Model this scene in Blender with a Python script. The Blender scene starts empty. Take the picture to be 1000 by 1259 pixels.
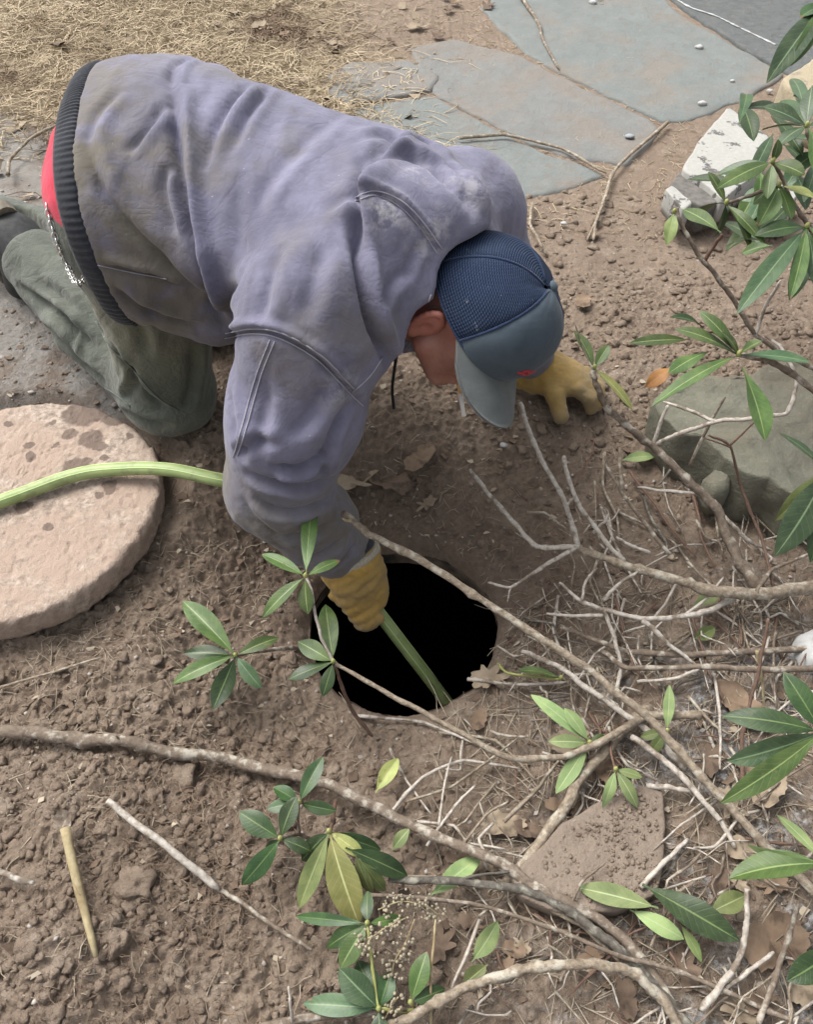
import bpy, math, random
import numpy as np
from mathutils import Vector, Matrix
from mathutils.bvhtree import BVHTree

R = math.radians
scene = bpy.context.scene
COL = scene.collection
rng = np.random.default_rng(7)
random.seed(7)

# ------------------------------------------------------------------ camera
CAM_H, PITCH, FPX = 1.25, R(50.0), 1000.0
cam_data = bpy.data.cameras.new('camera')
cam_data.sensor_fit = 'HORIZONTAL'
cam_data.sensor_width = 36.0
cam_data.lens = 36.0 * FPX / 1000.0
cam_data.clip_start = 0.02
cam_data.clip_end = 300.0
cam = bpy.data.objects.new('camera', cam_data)
cam.location = (0, 0, CAM_H)
cam.rotation_euler = (math.pi / 2 - PITCH, 0, 0)
COL.objects.link(cam)
scene.camera = cam

# ------------------------------------------------------------------ sky and sun (overcast)
world = bpy.data.worlds.new('World')
scene.world = world
world.use_nodes = True
wn, wl = world.node_tree.nodes, world.node_tree.links
bg = wn['Background']
sky = wn.new('ShaderNodeTexSky')
sky.sky_type = 'NISHITA'
sky.sun_disc = False
SUN_EL, SUN_AZ = R(58), R(-55)        # azimuth measured from +Y towards +X
sky.sun_elevation = SUN_EL
sky.sun_rotation = SUN_AZ
sky.dust_density = 6.0
sky.air_density = 1.0
sky.ozone_density = 1.0
hsv = wn.new('ShaderNodeHueSaturation')
hsv.inputs['Saturation'].default_value = 0.22
wl.new(sky.outputs[0], hsv.inputs['Color'])
wl.new(hsv.outputs[0], bg.inputs['Color'])
bg.inputs['Strength'].default_value = 0.15
sun_data = bpy.data.lights.new('sun', 'SUN')
sun_data.energy = 1.5
sun_data.angle = R(32)
sun_data.color = (1.0, 0.96, 0.9)
sun = bpy.data.objects.new('sun', sun_data)
sd = Vector((math.sin(SUN_AZ) * math.cos(SUN_EL), math.cos(SUN_AZ) * math.cos(SUN_EL), math.sin(SUN_EL)))
sun.rotation_euler = (-sd).to_track_quat('-Z', 'Y').to_euler()
sun.location = sd * 20
COL.objects.link(sun)
scene.view_settings.view_transform = 'Standard'
scene.view_settings.look = 'None'
scene.view_settings.gamma = 1.0
scene.view_settings.use_curve_mapping = False
scene.view_settings.exposure = 0.92
scene.render.engine = 'CYCLES'
scene.cycles.use_denoising = True
scene.cycles.max_bounces = 6
scene.cycles.diffuse_bounces = 4

# ------------------------------------------------------------------ pixel -> ray helpers (photo pixels, 1000 x 1259)
CP = np.array([0.0, 0.0, CAM_H])
FW = np.array([0, math.cos(PITCH), -math.sin(PITCH)])
UPV = np.array([0, math.sin(PITCH), math.cos(PITCH)])
RT = np.array([1.0, 0, 0])

def ray(px, py):
    return FW + (px - 500.0) / FPX * RT + (629.5 - py) / FPX * UPV

def P(px, py, z=0.0):
    d = ray(px, py)
    return CP + d * ((z - CAM_H) / d[2])

def nrm(v):
    v = np.asarray(v, float)
    return v / (np.linalg.norm(v) + 1e-12)

# ------------------------------------------------------------------ noise
def _hash(ix, iy, iz, seed):
    n = (ix.astype(np.int64) * 374761393 + iy.astype(np.int64) * 668265263 + iz.astype(np.int64) * 2147483647 + seed * 974634777)
    n = (n ^ (n >> 13)) * 1274126177
    n = n & 0x7fffffff
    n = (n ^ (n >> 16)) * 60493
    return ((n & 0xffffff).astype(np.float64)) / float(0xffffff)

def vnoise(p, seed=0):
    p = np.asarray(p, float)
    i = np.floor(p)
    f = p - i
    f = f * f * f * (f * (f * 6 - 15) + 10)
    ix, iy, iz = i[..., 0], i[..., 1], i[..., 2]
    r = 0
    for dx in (0, 1):
        wx = f[..., 0] if dx else 1 - f[..., 0]
        for dy in (0, 1):
            wy = f[..., 1] if dy else 1 - f[..., 1]
            for dz in (0, 1):
                wz = f[..., 2] if dz else 1 - f[..., 2]
                r = r + wx * wy * wz * _hash(ix + dx, iy + dy, iz + dz, seed)
    return r * 2 - 1

def fbm(p, oct=4, seed=0, gain=0.5):
    p = np.asarray(p, float)
    a, s, t = 1.0, 0, 0
    for k in range(oct):
        s = s + a * vnoise(p * 2.0 ** k + 17.3 * k, seed + k)
        t += a
        a *= gain
    return s / t

def fbm2(x, y, scale, oct=4, seed=0, gain=0.5):
    return fbm(np.stack([x * scale, y * scale, np.zeros_like(x)], -1), oct, seed, gain)

def sstep(x, a, b):
    t = np.clip((np.asarray(x, float) - a) / (b - a), 0, 1)
    return t * t * (3 - 2 * t)

# ------------------------------------------------------------------ objects
ORIGIN = {}

def empty(name, loc, label=None, cat=None, group=None, kind=None):
    o = bpy.data.objects.new(name, None)
    o.empty_display_size = 0.05
    o.location = [float(v) for v in loc]
    COL.objects.link(o)
    ORIGIN[o.name] = np.array(loc, float)
    tag(o, label, cat, group, kind)
    return o

def tag(o, label=None, cat=None, group=None, kind=None):
    if label: o['label'] = label
    if cat: o['category'] = cat
    if group: o['group'] = group
    if kind: o['kind'] = kind
    return o

def mk(name, V, F, mat, parent=None, origin=None, smooth=True, mats=None, mi=None, attrs=None, sharp=None):
    """one mesh object; V in world coordinates"""
    V = np.asarray(V, float)
    if parent is not None:
        org = ORIGIN[parent.name]
    else:
        org = np.array(origin if origin is not None else (0, 0, 0), float)
    me = bpy.data.meshes.new(name)
    Vl = (V - org)
    if isinstance(F, np.ndarray):
        n = F.shape[1]
        me.vertices.add(len(Vl)); me.vertices.foreach_set('co', Vl.astype(np.float32).ravel())
        me.loops.add(F.size); me.loops.foreach_set('vertex_index', F.astype(np.int32).ravel())
        me.polygons.add(len(F))
        me.polygons.foreach_set('loop_start', np.arange(0, F.size, n, dtype=np.int32))
        me.polygons.foreach_set('loop_total', np.full(len(F), n, dtype=np.int32))
        me.update(calc_edges=True)
    else:
        me.from_pydata(Vl.tolist(), [], [list(map(int, f)) for f in F])
    if smooth:
        me.polygons.foreach_set('use_smooth', np.ones(len(me.polygons), dtype=bool))
    for m in (mats or [mat]):
        me.materials.append(m)
    if mi is not None:
        me.polygons.foreach_set('material_index', np.asarray(mi, dtype=np.int32))
    for an, av in (attrs or {}).items():
        av = np.asarray(av, np.float32)
        a = me.attributes.new(an, 'FLOAT_COLOR' if av.ndim == 2 else 'FLOAT', 'POINT')
        if av.ndim == 2:
            a.data.foreach_set('color', np.concatenate([av[:, :3], np.ones((len(av), 1), np.float32)], 1).ravel())
        else:
            a.data.foreach_set('value', av)
    me.update()
    o = bpy.data.objects.new(name, me)
    COL.objects.link(o)
    if parent is not None:
        o.parent = parent
        ORIGIN[o.name] = org
    else:
        o.location = org
        ORIGIN[o.name] = org
    if sharp is not None:
        for p in me.polygons: pass
    return o

class MB:
    def __init__(s):
        s.V, s.F, s.n = [], [], 0
    def add(s, V, F):
        V = np.asarray(V, float)
        s.V.append(V)
        s.F.extend([[i + s.n for i in f] for f in F])
        s.n += len(V)
        return s
    def out(s):
        return (np.concatenate(s.V) if s.V else np.zeros((0, 3))), s.F

def catmull(pts, n=8):
    pts = np.asarray(pts, float)
    if len(pts) < 3:
        t = np.linspace(0, 1, n + 1)[:, None]
        return pts[0] * (1 - t) + pts[-1] * t
    p = np.vstack([2 * pts[0] - pts[1], pts, 2 * pts[-1] - pts[-2]])
    out = []
    for i in range(1, len(p) - 2):
        t = np.linspace(0, 1, n, endpoint=False)[:, None]
        out.append(0.5 * ((2 * p[i]) + (-p[i - 1] + p[i + 1]) * t + (2 * p[i - 1] - 5 * p[i] + 4 * p[i + 1] - p[i + 2]) * t ** 2
                          + (-p[i - 1] + 3 * p[i] - 3 * p[i + 1] + p[i + 2]) * t ** 3))
    out.append(pts[-1:])
    return np.vstack(out)

def tube(path, rad, sides=7, cap=True, jitter=0.0, seed=0):
    path = np.asarray(path, float)
    n = len(path)
    rad = np.broadcast_to(np.asarray(rad, float), (n,)).copy()
    if jitter:
        r_ = np.random.default_rng(seed)
        rad = rad * (1 + jitter * r_.normal(size=n))
    T = np.gradient(path, axis=0)
    T /= np.linalg.norm(T, axis=1)[:, None] + 1e-12
    ref = np.array([0, 0, 1.0]) if abs(T[0][2]) < 0.9 else np.array([1.0, 0, 0])
    N = nrm(np.cross(T[0], ref))
    V = []
    a = np.linspace(0, 2 * np.pi, sides, endpoint=False)
    for i in range(n):
        N = nrm(N - T[i] * np.dot(N, T[i]))
        B = np.cross(T[i], N)
        V.append(path[i] + rad[i] * (np.cos(a)[:, None] * N + np.sin(a)[:, None] * B))
    V = np.vstack(V)
    F = []
    for i in range(n - 1):
        for j in range(sides):
            k = (j + 1) % sides
            F.append([i * sides + j, i * sides + k, (i + 1) * sides + k, (i + 1) * sides + j])
    if cap:
        F.append(list(range(sides))[::-1])
        F.append([(n - 1) * sides + j for j in range(sides)])
    return V, F

def grid_faces(nu, nv, wrap=False):
    F = []
    m = nv if wrap else nv - 1
    for i in range(nu - 1):
        for j in range(m):
            k = (j + 1) % nv
            F.append([i * nv + j, i * nv + k, (i + 1) * nv + k, (i + 1) * nv + j])
    return F

# ------------------------------------------------------------------ materials
def ng(name):
    m = bpy.data.materials.new(name)
    m.use_nodes = True
    nt = m.node_tree
    b = nt.nodes['Principled BSDF']
    return m, nt, b

class N:
    """tiny node builder"""
    def __init__(s, nt): s.nt = nt
    def new(s, t, **kw):
        n = s.nt.nodes.new(t)
        for k, v in kw.items():
            if k in n.inputs: n.inputs[k].default_value = v
            else: setattr(n, k, v)
        return n
    def l(s, a, b): s.nt.links.new(a, b)
    def coord(s, kind='Object', scale=(1, 1, 1)):
        t = s.new('ShaderNodeTexCoord')
        mp = s.new('ShaderNodeMapping')
        mp.inputs['Scale'].default_value = scale
        s.l(t.outputs[kind], mp.inputs[0])
        return mp.outputs[0]
    def noise(s, vec, scale, detail=5, rough=0.6, dist=0.0):
        n = s.new('ShaderNodeTexNoise')
        n.inputs['Scale'].default_value = scale
        n.inputs['Detail'].default_value = detail
        n.inputs['Roughness'].default_value = rough
        n.inputs['Distortion'].default_value = dist
        s.l(vec, n.inputs['Vector'])
        return n.outputs[0]
    def ramp(s, fac, stops):
        r = s.new('ShaderNodeValToRGB')
        el = r.color_ramp.elements
        while len(el) < len(stops): el.new(0.5)
        for e, (p, c) in zip(el, stops):
            e.position = p
            e.color = (*c, 1) if len(c) == 3 else c
        s.l(fac, r.inputs[0])
        return r.outputs[0]
    def step(s, fac, a, b):
        m = s.new('ShaderNodeMapRange')
        m.interpolation_type = 'SMOOTHSTEP'
        m.inputs[1].default_value = a
        m.inputs[2].default_value = b
        s.l(fac, m.inputs[0])
        return m.outputs[0]
    def mix(s, fac, a, b, mode='MIX'):
        m = s.new('ShaderNodeMix')
        m.data_type = 'RGBA'
        m.blend_type = mode
        if isinstance(fac, (int, float)): m.inputs[0].default_value = fac
        else: s.l(fac, m.inputs[0])
        for i, v in ((6, a), (7, b)):
            if isinstance(v, tuple): m.inputs[i].default_value = (*v, 1)
            else: s.l(v, m.inputs[i])
        return m.outputs[2]
    def math(s, op, a, b=0.0):
        m = s.new('ShaderNodeMath')
        m.operation = op
        for i, v in ((0, a), (1, b)):
            if isinstance(v, (int, float)): m.inputs[i].default_value = v
            else: s.l(v, m.inputs[i])
        return m.outputs[0]
    def attr(s, name, out='Color'):
        a = s.new('ShaderNodeAttribute')
        a.attribute_name = name
        return a.outputs[out]
    def bump(s, h, strength, dist, prev=None):
        b = s.new('ShaderNodeBump')
        b.inputs['Strength'].default_value = strength
        b.inputs['Distance'].default_value = dist
        s.l(h, b.inputs['Height'])
        if prev is not None: s.l(prev, b.inputs['Normal'])
        return b.outputs[0]

def simple(name, c1, c2, scale=40, rough=0.8, bump=0.4, bdist=0.002, detail=5, spec=0.3, c3=None, s3=8, stretch=(1, 1, 1), rnd=0.0, bscale=None):
    m, nt, b = ng(name)
    n = N(nt)
    v = n.coord('Object', stretch)
    f = n.noise(v, scale, detail)
    c = n.ramp(f, [(0.3, c1), (0.7, c2)])
    if c3:
        f3 = n.noise(v, s3, 4)
        c = n.mix(n.step(f3, 0.5, 0.66), c, c3)
    if rnd:
        oi = n.new('ShaderNodeObjectInfo')
        h = n.new('ShaderNodeHueSaturation')
        val = n.math('ADD', n.math('MULTIPLY', oi.outputs['Random'], rnd * 2), 1 - rnd)
        n.l(val, h.inputs['Value']); n.l(c, h.inputs['Color'])
        c = h.outputs[0]
    n.l(c, b.inputs['Base Color'])
    b.inputs['Roughness'].default_value = rough
    b.inputs['Specular IOR Level'].default_value = spec
    if bump:
        fb = f if bscale is None else n.noise(v, bscale, 6)
        n.l(n.bump(fb, bump, bdist), b.inputs['Normal'])
    return m

# ================================================================== GROUND
HOLE = P(495, 762, -0.03)[:2]
HOLE_R = 0.176
MAN_Z = 0.09

def hbase(x, y):
    x = np.asarray(x, float); y = np.asarray(y, float)
    d = np.hypot(x - HOLE[0], y - HOLE[1])
    h = -0.055 * np.exp(-(d / 0.34) ** 2)
    h = h + MAN_Z * sstep(y + 0.12 * sstep(-x, 0.2, 0.5) - 0.10 * sstep(x, 0.1, 0.5), 0.98, 1.32)
    h = h + 0.035 * sstep(-x, 0.25, 0.5) * (1 - sstep(y, 1.0, 1.3))
    h = h + 0.05 * np.exp(-((x + 0.42) / 0.22) ** 2 - ((y - 0.33) / 0.17) ** 2)
    h = h + 0.025 * np.exp(-((x + 0.15) / 0.15) ** 2 - ((y - 0.25) / 0.1) ** 2)
    h = h + 0.03 * sstep(x, 0.2, 0.5) * (1 - sstep(y, 1.0, 1.4))
    return h

def G(px, py, dz=0.0):
    z = 0.0
    for _ in range(12):
        p = P(px, py, z + dz)
        z = float(hbase(p[0], p[1]))
    return P(px, py, z + dz)

def nonuni(a0, a1, fine, out0, out1, grow=1.06, cap=2.0):
    mid = list(np.arange(a0, a1, fine))
    up, s, v = [], fine, mid[-1]
    while v < out1:
        s = min(s * grow, cap); v += s; up.append(v)
    dn, s, v = [], fine, mid[0]
    while v > out0:
        s = min(s * grow, cap); v -= s; dn.append(v)
    return np.array(dn[::-1] + mid + up)

gx = nonuni(-0.86, 0.92, 0.0029, -40, 40)
gy = nonuni(0.14, 1.72, 0.0029, -20, 60)
GX, GY = np.meshgrid(gx, gy, indexing='ij')
gd = np.hypot(GX - HOLE[0], GY - HOLE[1])
HZ = hbase(GX, GY)
# zones: straw / grass at the back left, trodden stone and mud at the far left, soil elsewhere
edge = fbm2(GX, GY, 3.0, 4, 3) * 0.25
straw = sstep(GY + 0.33 * GX + edge, 2.02, 2.2) * (1 - sstep(GX + 0.25 * (GY - 2.0) + edge * 0.8, -0.05, 0.25))
grey = sstep(-GX + edge * 1.3 - 0.12 * (GY - 1.4), 0.50, 0.78) * sstep(GY + edge * 0.7, 1.08, 1.32) * (1 - straw)
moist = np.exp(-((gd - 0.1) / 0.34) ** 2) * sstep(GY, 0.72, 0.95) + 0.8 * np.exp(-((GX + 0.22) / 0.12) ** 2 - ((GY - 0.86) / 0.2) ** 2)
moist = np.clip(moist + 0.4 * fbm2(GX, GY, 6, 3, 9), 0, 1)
pale = sstep(GX + edge * 0.9, 0.12, 0.45) * (1 - sstep(GY + edge, 0.62, 0.95))
lump = fbm2(GX, GY, 9, 4, 21) * 0.012 + fbm2(GX, GY, 34, 4, 31) * 0.009
ridged = (1 - np.abs(fbm2(GX, GY, 55, 3, 41))) ** 2
fine = fbm2(GX, GY, 120, 3, 51)
stonez = sstep(GY + 0.3 * GX, 1.75, 2.0) * sstep(GX + 0.25 * (GY - 2.0), -0.2, 0.15)
rough = (1 - 0.75 * stonez) * (0.75 + 0.6 * sstep(-GX + edge, -0.3, 0.4)) * (1 - 0.7 * grey)
cell = 1 - np.abs(fbm2(GX + 0.01 * fine, GY, 70, 2, 71)) * 2.2
crumb = np.clip(fbm2(GX, GY, 95, 3, 81), 0, 1) ** 1.2
HZ = HZ + 0.0045 * rough * np.clip(cell, 0, 1) * sstep(fbm2(GX, GY, 11, 2, 91), -0.3, 0.3) + 0.0065 * crumb * rough * (1 - 0.5 * moist) + lump * rough + 0.006 * rough * (ridged - 0.5) + 0.0032 * fine * (0.4 + rough)
# keep the rim of the hole smooth and level, trampled clay
rimw = np.exp(-((gd - HOLE_R) / 0.035) ** 2)
HZ = HZ * (1 - 0.6 * rimw) + 0.6 * rimw * (hbase(GX, GY) + 0.004 * fbm2(GX, GY, 25, 3, 61))
_lc = P(10, 617, 0.105)
_ld = np.hypot(GX - _lc[0], GY - _lc[1])
_lw = 1 - sstep(_ld, 0.286, 0.345)
HZ = HZ * (1 - _lw) + _lw * np.minimum(HZ, 0.046)
nx, ny = GX.shape
idx = np.arange(nx * ny).reshape(nx, ny)
Fg = np.stack([idx[:-1, :-1], idx[1:, :-1], idx[1:, 1:], idx[:-1, 1:]], -1).reshape(-1, 4)
Vg = np.stack([GX, GY, HZ], -1).reshape(-1, 3)
ang = np.arctan2(Vg[:, 1] - HOLE[1], Vg[:, 0] - HOLE[0])
def hole_r(a):
    return HOLE_R * (1 + 0.014 * np.sin(3 * a + 1) + 0.010 * np.sin(7 * a) + 0.004 * np.sin(17 * a + 2) + 0.0025 * np.sin(31 * a))
dv = gd.reshape(-1)
hr = hole_r(ang)
cen = Vg[Fg].mean(1)
cd = np.hypot(cen[:, 0] - HOLE[0], cen[:, 1] - HOLE[1])
keep = cd > hole_r(np.arctan2(cen[:, 1] - HOLE[1], cen[:, 0] - HOLE[0]))
Fk = Fg[keep]
cnt = np.zeros(len(Vg), int)
np.add.at(cnt, Fk.ravel(), 1)
onb = (cnt > 0) & (cnt < 4) & (dv < HOLE_R * 1.1)
Vg[onb, 0] = HOLE[0] + hr[onb] * np.cos(ang[onb])
Vg[onb, 1] = HOLE[1] + hr[onb] * np.sin(ang[onb])
nearb = (dv < HOLE_R + 0.030) & (cnt > 0)
Vg[nearb, 2] -= 0.020 * (1 - np.clip((dv[nearb] - HOLE_R) / 0.030, 0, 1)) ** 2
used = np.where(cnt > 0)[0]
remap = -np.ones(len(Vg), int); remap[used] = np.arange(len(used))
zone = np.stack([straw, grey, moist], -1).reshape(-1, 3)[used]
palev = pale.reshape(-1)[used]

def mat_ground():
    m, nt, b = ng('soil')
    n = N(nt)
    v = n.coord('Object')
    z = n.new('ShaderNodeSeparateColor'); n.l(n.attr('zone'), z.inputs[0])
    f1 = n.noise(v, 7, 6, 0.65); f2 = n.noise(v, 60, 6, 0.7); f3 = n.noise(v, 260, 4, 0.7); f4 = n.noise(v, 2.2, 4)
    soil = n.mix(f2, (0.105, 0.077, 0.055), (0.335, 0.262, 0.200))
    soil = n.mix(n.math('MULTIPLY', n.step(f1, 0.42, 0.62), 0.6), soil, (0.205, 0.155, 0.118))
    soil = n.mix(n.math('MULTIPLY', n.step(n.noise(v, 17, 6, 0.75), 0.50, 0.66), 0.5), soil, (0.34, 0.28, 0.222))
    soil = n.mix(n.math('MULTIPLY', n.step(f3, 0.62, 0.74), 0.6), soil, (0.44, 0.38, 0.31))
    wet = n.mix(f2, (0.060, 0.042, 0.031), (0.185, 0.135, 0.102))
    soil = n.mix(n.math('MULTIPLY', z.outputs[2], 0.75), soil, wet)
    strawc = n.mix(f2, (0.17, 0.13, 0.085), (0.38, 0.31, 0.215))
    strawc = n.mix(n.step(f1, 0.5, 0.7), strawc, (0.15, 0.11, 0.08))
    greyc = n.mix(f2, (0.15, 0.14, 0.128), (0.31, 0.295, 0.27))
    greyc = n.mix(n.step(f1, 0.46, 0.66), greyc, (0.17, 0.135, 0.11))
    palec = n.mix(n.step(f2, 0.45, 0.62), (0.12, 0.105, 0.09), (0.36, 0.36, 0.36))
    c = n.mix(z.outputs[0], soil, strawc)
    c = n.mix(z.outputs[1], c, greyc)
    pm = n.math('MULTIPLY', n.attr('pale', 'Fac'), n.step(n.noise(v, 11, 5, 0.7), 0.44, 0.58))
    c = n.mix(n.math('MULTIPLY', pm, 0.9), c, palec)
    n.l(c, b.inputs['Base Color'])
    b.inputs['Roughness'].default_value = 0.93
    b.inputs['Specular IOR Level'].default_value = 0.2
    n.l(n.bump(f3, 0.9, 0.005, n.bump(f2, 0.75, 0.010)), b.inputs['Normal'])
    return m
M_SOIL = mat_ground()
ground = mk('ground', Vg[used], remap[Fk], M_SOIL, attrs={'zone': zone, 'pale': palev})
tag(ground, kind='structure', label='bare brown soil around the open tank hole')
# regular lookup of the final height for placing small things
def hfin(x, y):
    x = np.atleast_1d(np.asarray(x, float)); y = np.atleast_1d(np.asarray(y, float))
    i = np.clip(np.searchsorted(gx, x) - 1, 0, nx - 2); j = np.clip(np.searchsorted(gy, y) - 1, 0, ny - 2)
    u = (x - gx[i]) / (gx[i + 1] - gx[i]); v = (y - gy[j]) / (gy[j + 1] - gy[j])
    return HZ[i, j] * (1 - u) * (1 - v) + HZ[i + 1, j] * u * (1 - v) + HZ[i, j + 1] * (1 - u) * v + HZ[i + 1, j + 1] * u * v

# ------------------------------------------------------------------ the tank under the hole
tank = empty('septic_tank', (HOLE[0], HOLE[1], -1.6), 'dark round opening of a buried concrete tank with a hose in it', 'tank')
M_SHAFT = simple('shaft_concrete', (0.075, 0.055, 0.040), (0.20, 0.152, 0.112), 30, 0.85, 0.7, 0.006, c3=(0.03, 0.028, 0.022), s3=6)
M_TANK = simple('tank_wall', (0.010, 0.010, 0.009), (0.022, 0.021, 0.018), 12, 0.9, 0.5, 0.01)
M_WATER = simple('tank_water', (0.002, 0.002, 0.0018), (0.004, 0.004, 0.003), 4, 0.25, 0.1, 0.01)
na = 96
aa = np.linspace(0, 2 * np.pi, na, endpoint=False)
zs = [0.004, -0.006, -0.014, -0.022, -0.030]
Vs = []
for k, zz in enumerate(zs):
    rr = hole_r(aa) * (1.0 + 0.004 * k) + 0.003 * fbm(np.stack([np.cos(aa) * 6, np.sin(aa) * 6, np.full(na, zz * 30)], -1), 3, 5)
    z0 = hbase(HOLE[0] + rr * np.cos(aa), HOLE[1] + rr * np.sin(aa)) + zz - 0.020
    Vs.append(np.stack([HOLE[0] + rr * np.cos(aa), HOLE[1] + rr * np.sin(aa), z0], -1))
Vs.append(np.stack([HOLE[0] + 0.7 * np.cos(aa), HOLE[1] + 0.7 * np.sin(aa), np.full(na, -0.30)], -1))
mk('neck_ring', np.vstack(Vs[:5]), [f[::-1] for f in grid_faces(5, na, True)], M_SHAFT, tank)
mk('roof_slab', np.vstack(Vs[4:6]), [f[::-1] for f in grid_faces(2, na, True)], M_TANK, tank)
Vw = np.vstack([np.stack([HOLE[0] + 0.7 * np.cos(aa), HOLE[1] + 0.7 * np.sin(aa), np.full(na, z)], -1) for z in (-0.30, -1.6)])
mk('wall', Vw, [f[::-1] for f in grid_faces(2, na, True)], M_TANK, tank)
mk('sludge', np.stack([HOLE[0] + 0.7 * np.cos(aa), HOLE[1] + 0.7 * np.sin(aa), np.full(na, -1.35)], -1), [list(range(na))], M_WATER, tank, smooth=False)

# ------------------------------------------------------------------ round concrete lid
lidc = P(10, 617, 0.105)
LID_R, LID_T = 0.274, 0.060
lid_z = 0.105
def lid_mesh():
    nr, nang = 80, 420
    V = []
    a = np.linspace(0, 2 * np.pi, nang, endpoint=False)
    edge = 1 + 0.010 * np.sin(2 * a + .5) + 0.008 * np.sin(5 * a) + 0.006 * fbm(np.stack([np.cos(a) * 9, np.sin(a) * 9, a * 0], -1), 3, 8)
    prof = [(r, 0.0) for r in np.linspace(0.0, 0.955, nr)] + [(0.978, -0.0010), (0.990, -0.0035), (0.997, -0.009), (1.0, -0.016), (0.998, -0.028), (0.996, -0.040), (0.990, -0.050), (0.982, -0.057), (0.95, -LID_T)]
    for r, z in prof:
        rr = LID_R * r * (1 + (edge - 1) * r)
        x, y = rr * np.cos(a), rr * np.sin(a)
        dz = 0.0018 * fbm2(x, y, 40, 4, 4) + 0.0026 * fbm2(x, y, 8, 3, 5) - 0.0022 * sstep(fbm2(x, y, 70, 2, 6), 0.30, 0.55) + 0.0014 * fbm2(x, y, 150, 2, 16)
        pr = 0.0055 * fbm(np.stack([x * 60, y * 60, np.full(nang, z * 60)], -1), 3, 7) * sstep(r, 0.9, 1)
        x = x * (1 + pr / LID_R); y = y * (1 + pr / LID_R)
        V.append(np.stack([lidc[0] + x, lidc[1] + y, lid_z + z + dz], -1))
    return np.vstack(V), grid_faces(len(prof), nang, True)
def mat_lid():
    m, nt, b = ng('lid_concrete')
    n = N(nt)
    v = n.coord('Object')
    f = n.noise(v, 90, 6, 0.7); f1 = n.noise(v, 9, 5, 0.6); f2 = n.noise(v, 13, 3, 0.55, 0.6); f3 = n.noise(v, 300, 3)
    c = n.mix(n.step(f, 0.3, 0.7), (0.185, 0.142, 0.112), (0.44, 0.365, 0.30))
    c = n.mix(n.step(f1, 0.42, 0.62), c, (0.31, 0.235, 0.185))
    c = n.mix(n.math('MULTIPLY', n.step(f3, 0.6, 0.72), 0.5), c, (0.47, 0.41, 0.35))
    # damp splashes, each with its own place on the lid
    wv = n.new('ShaderNodeVectorMath'); wv.operation = 'ADD'
    nz_ = n.new('ShaderNodeTexNoise'); nz_.inputs['Scale'].default_value = 34; nz_.inputs['Detail'].default_value = 4
    n.l(v, nz_.inputs['Vector'])
    sc_ = n.new('ShaderNodeVectorMath'); sc_.operation = 'SCALE'; sc_.inputs['Scale'].default_value = 0.030
    n.l(nz_.outputs['Color'], sc_.inputs[0]); n.l(v, wv.inputs[0]); n.l(sc_.outputs[0], wv.inputs[1])
    tot = None
    for px, py, rr in ((100, 508, 20), (118, 506, 12), (142, 512, 13), (85, 535, 8), (112, 540, 13), (124, 548, 7), (92, 577, 15), (136, 598, 9), (122, 610, 5), (36, 548, 6), (38, 561, 6), (70, 548, 4), (108, 566, 5), (128, 563, 5), (62, 520, 4), (160, 536, 5), (30, 625, 8), (60, 648, 5), (10, 520, 5)):
        q = P(px, py, lid_z)
        dn = n.new('ShaderNodeVectorMath'); dn.operation = 'DISTANCE'
        n.l(wv.outputs[0], dn.inputs[0]); dn.inputs[1].default_value = (q[0] - lidc[0] + 0.015, q[1] - lidc[1] + 0.015, LID_T + 0.015)
        r_m = rr * 0.00205
        mk_ = n.math('SUBTRACT', 1.0, n.step(dn.outputs['Value'], r_m * 0.85, r_m * 1.1))
        tot = mk_ if tot is None else n.math('MAXIMUM', tot, mk_)
    c = n.mix(n.math('MULTIPLY', tot, 0.8), c, (0.10, 0.07, 0.056))
    n.l(c, b.inputs['Base Color'])
    b.inputs['Roughness'].default_value = 0.9
    n.l(n.bump(f3, 0.7, 0.003, n.bump(f, 0.6, 0.006)), b.inputs['Normal'])
    return m
M_LID = mat_lid()
lid_root = np.array([lidc[0], lidc[1], lid_z - LID_T])
LV, LF = lid_mesh()
LF = [f[::-1] for f in LF]
lid = mk('tank_lid', LV, LF, M_LID, origin=lid_root)
tag(lid, 'round pinkish concrete tank lid lying flat on the soil under the green hose', 'lid')
# ------------------------------------------------------------------ flagstone path
def mat_stone(name, a, b_, soilc=(0.165, 0.142, 0.118), cov=0.55, sc=14, rough=0.85):
    m, nt, b = ng(name)
    n = N(nt)
    v = n.coord('Object')
    f = n.noise(v, sc, 6, 0.65); f1 = n.noise(v, 4.0, 5, 0.6); f2 = n.noise(v, 130, 4, 0.7)
    c = n.mix(f, a, b_)
    c = n.mix(n.math('MULTIPLY', n.step(f1, cov - 0.1, cov + 0.12), 0.75), c, soilc)
    c = n.mix(n.math('MULTIPLY', n.step(n.noise(v, 32, 5, 0.7), 0.52, 0.68), 0.55), c, tuple(q * 0.8 for q in soilc))
    c = n.mix(n.math('MULTIPLY', n.step(f2, 0.60, 0.72), 0.35), c, (0.28, 0.27, 0.25))
    n.l(c, b.inputs['Base Color'])
    b.inputs['Roughness'].default_value = rough
    n.l(n.bump(f2, 0.6, 0.004, n.bump(f, 0.6, 0.014)), b.inputs['Normal'])
    return m
M_SLATE = mat_stone('slate_green', (0.098, 0.112, 0.108), (0.170, 0.184, 0.176))
M_SLATE2 = mat_stone('slate_grey', (0.105, 0.11, 0.107), (0.180, 0.182, 0.173), cov=0.48)
M_SLATE3 = mat_stone('slate_dark', (0.035, 0.042, 0.042), (0.12, 0.127, 0.125), cov=0.7, sc=30)
path = empty('path', (0.5, 3.0, MAN_Z), kind='structure', label='flat slate stepping stones laid in soil')

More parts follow.
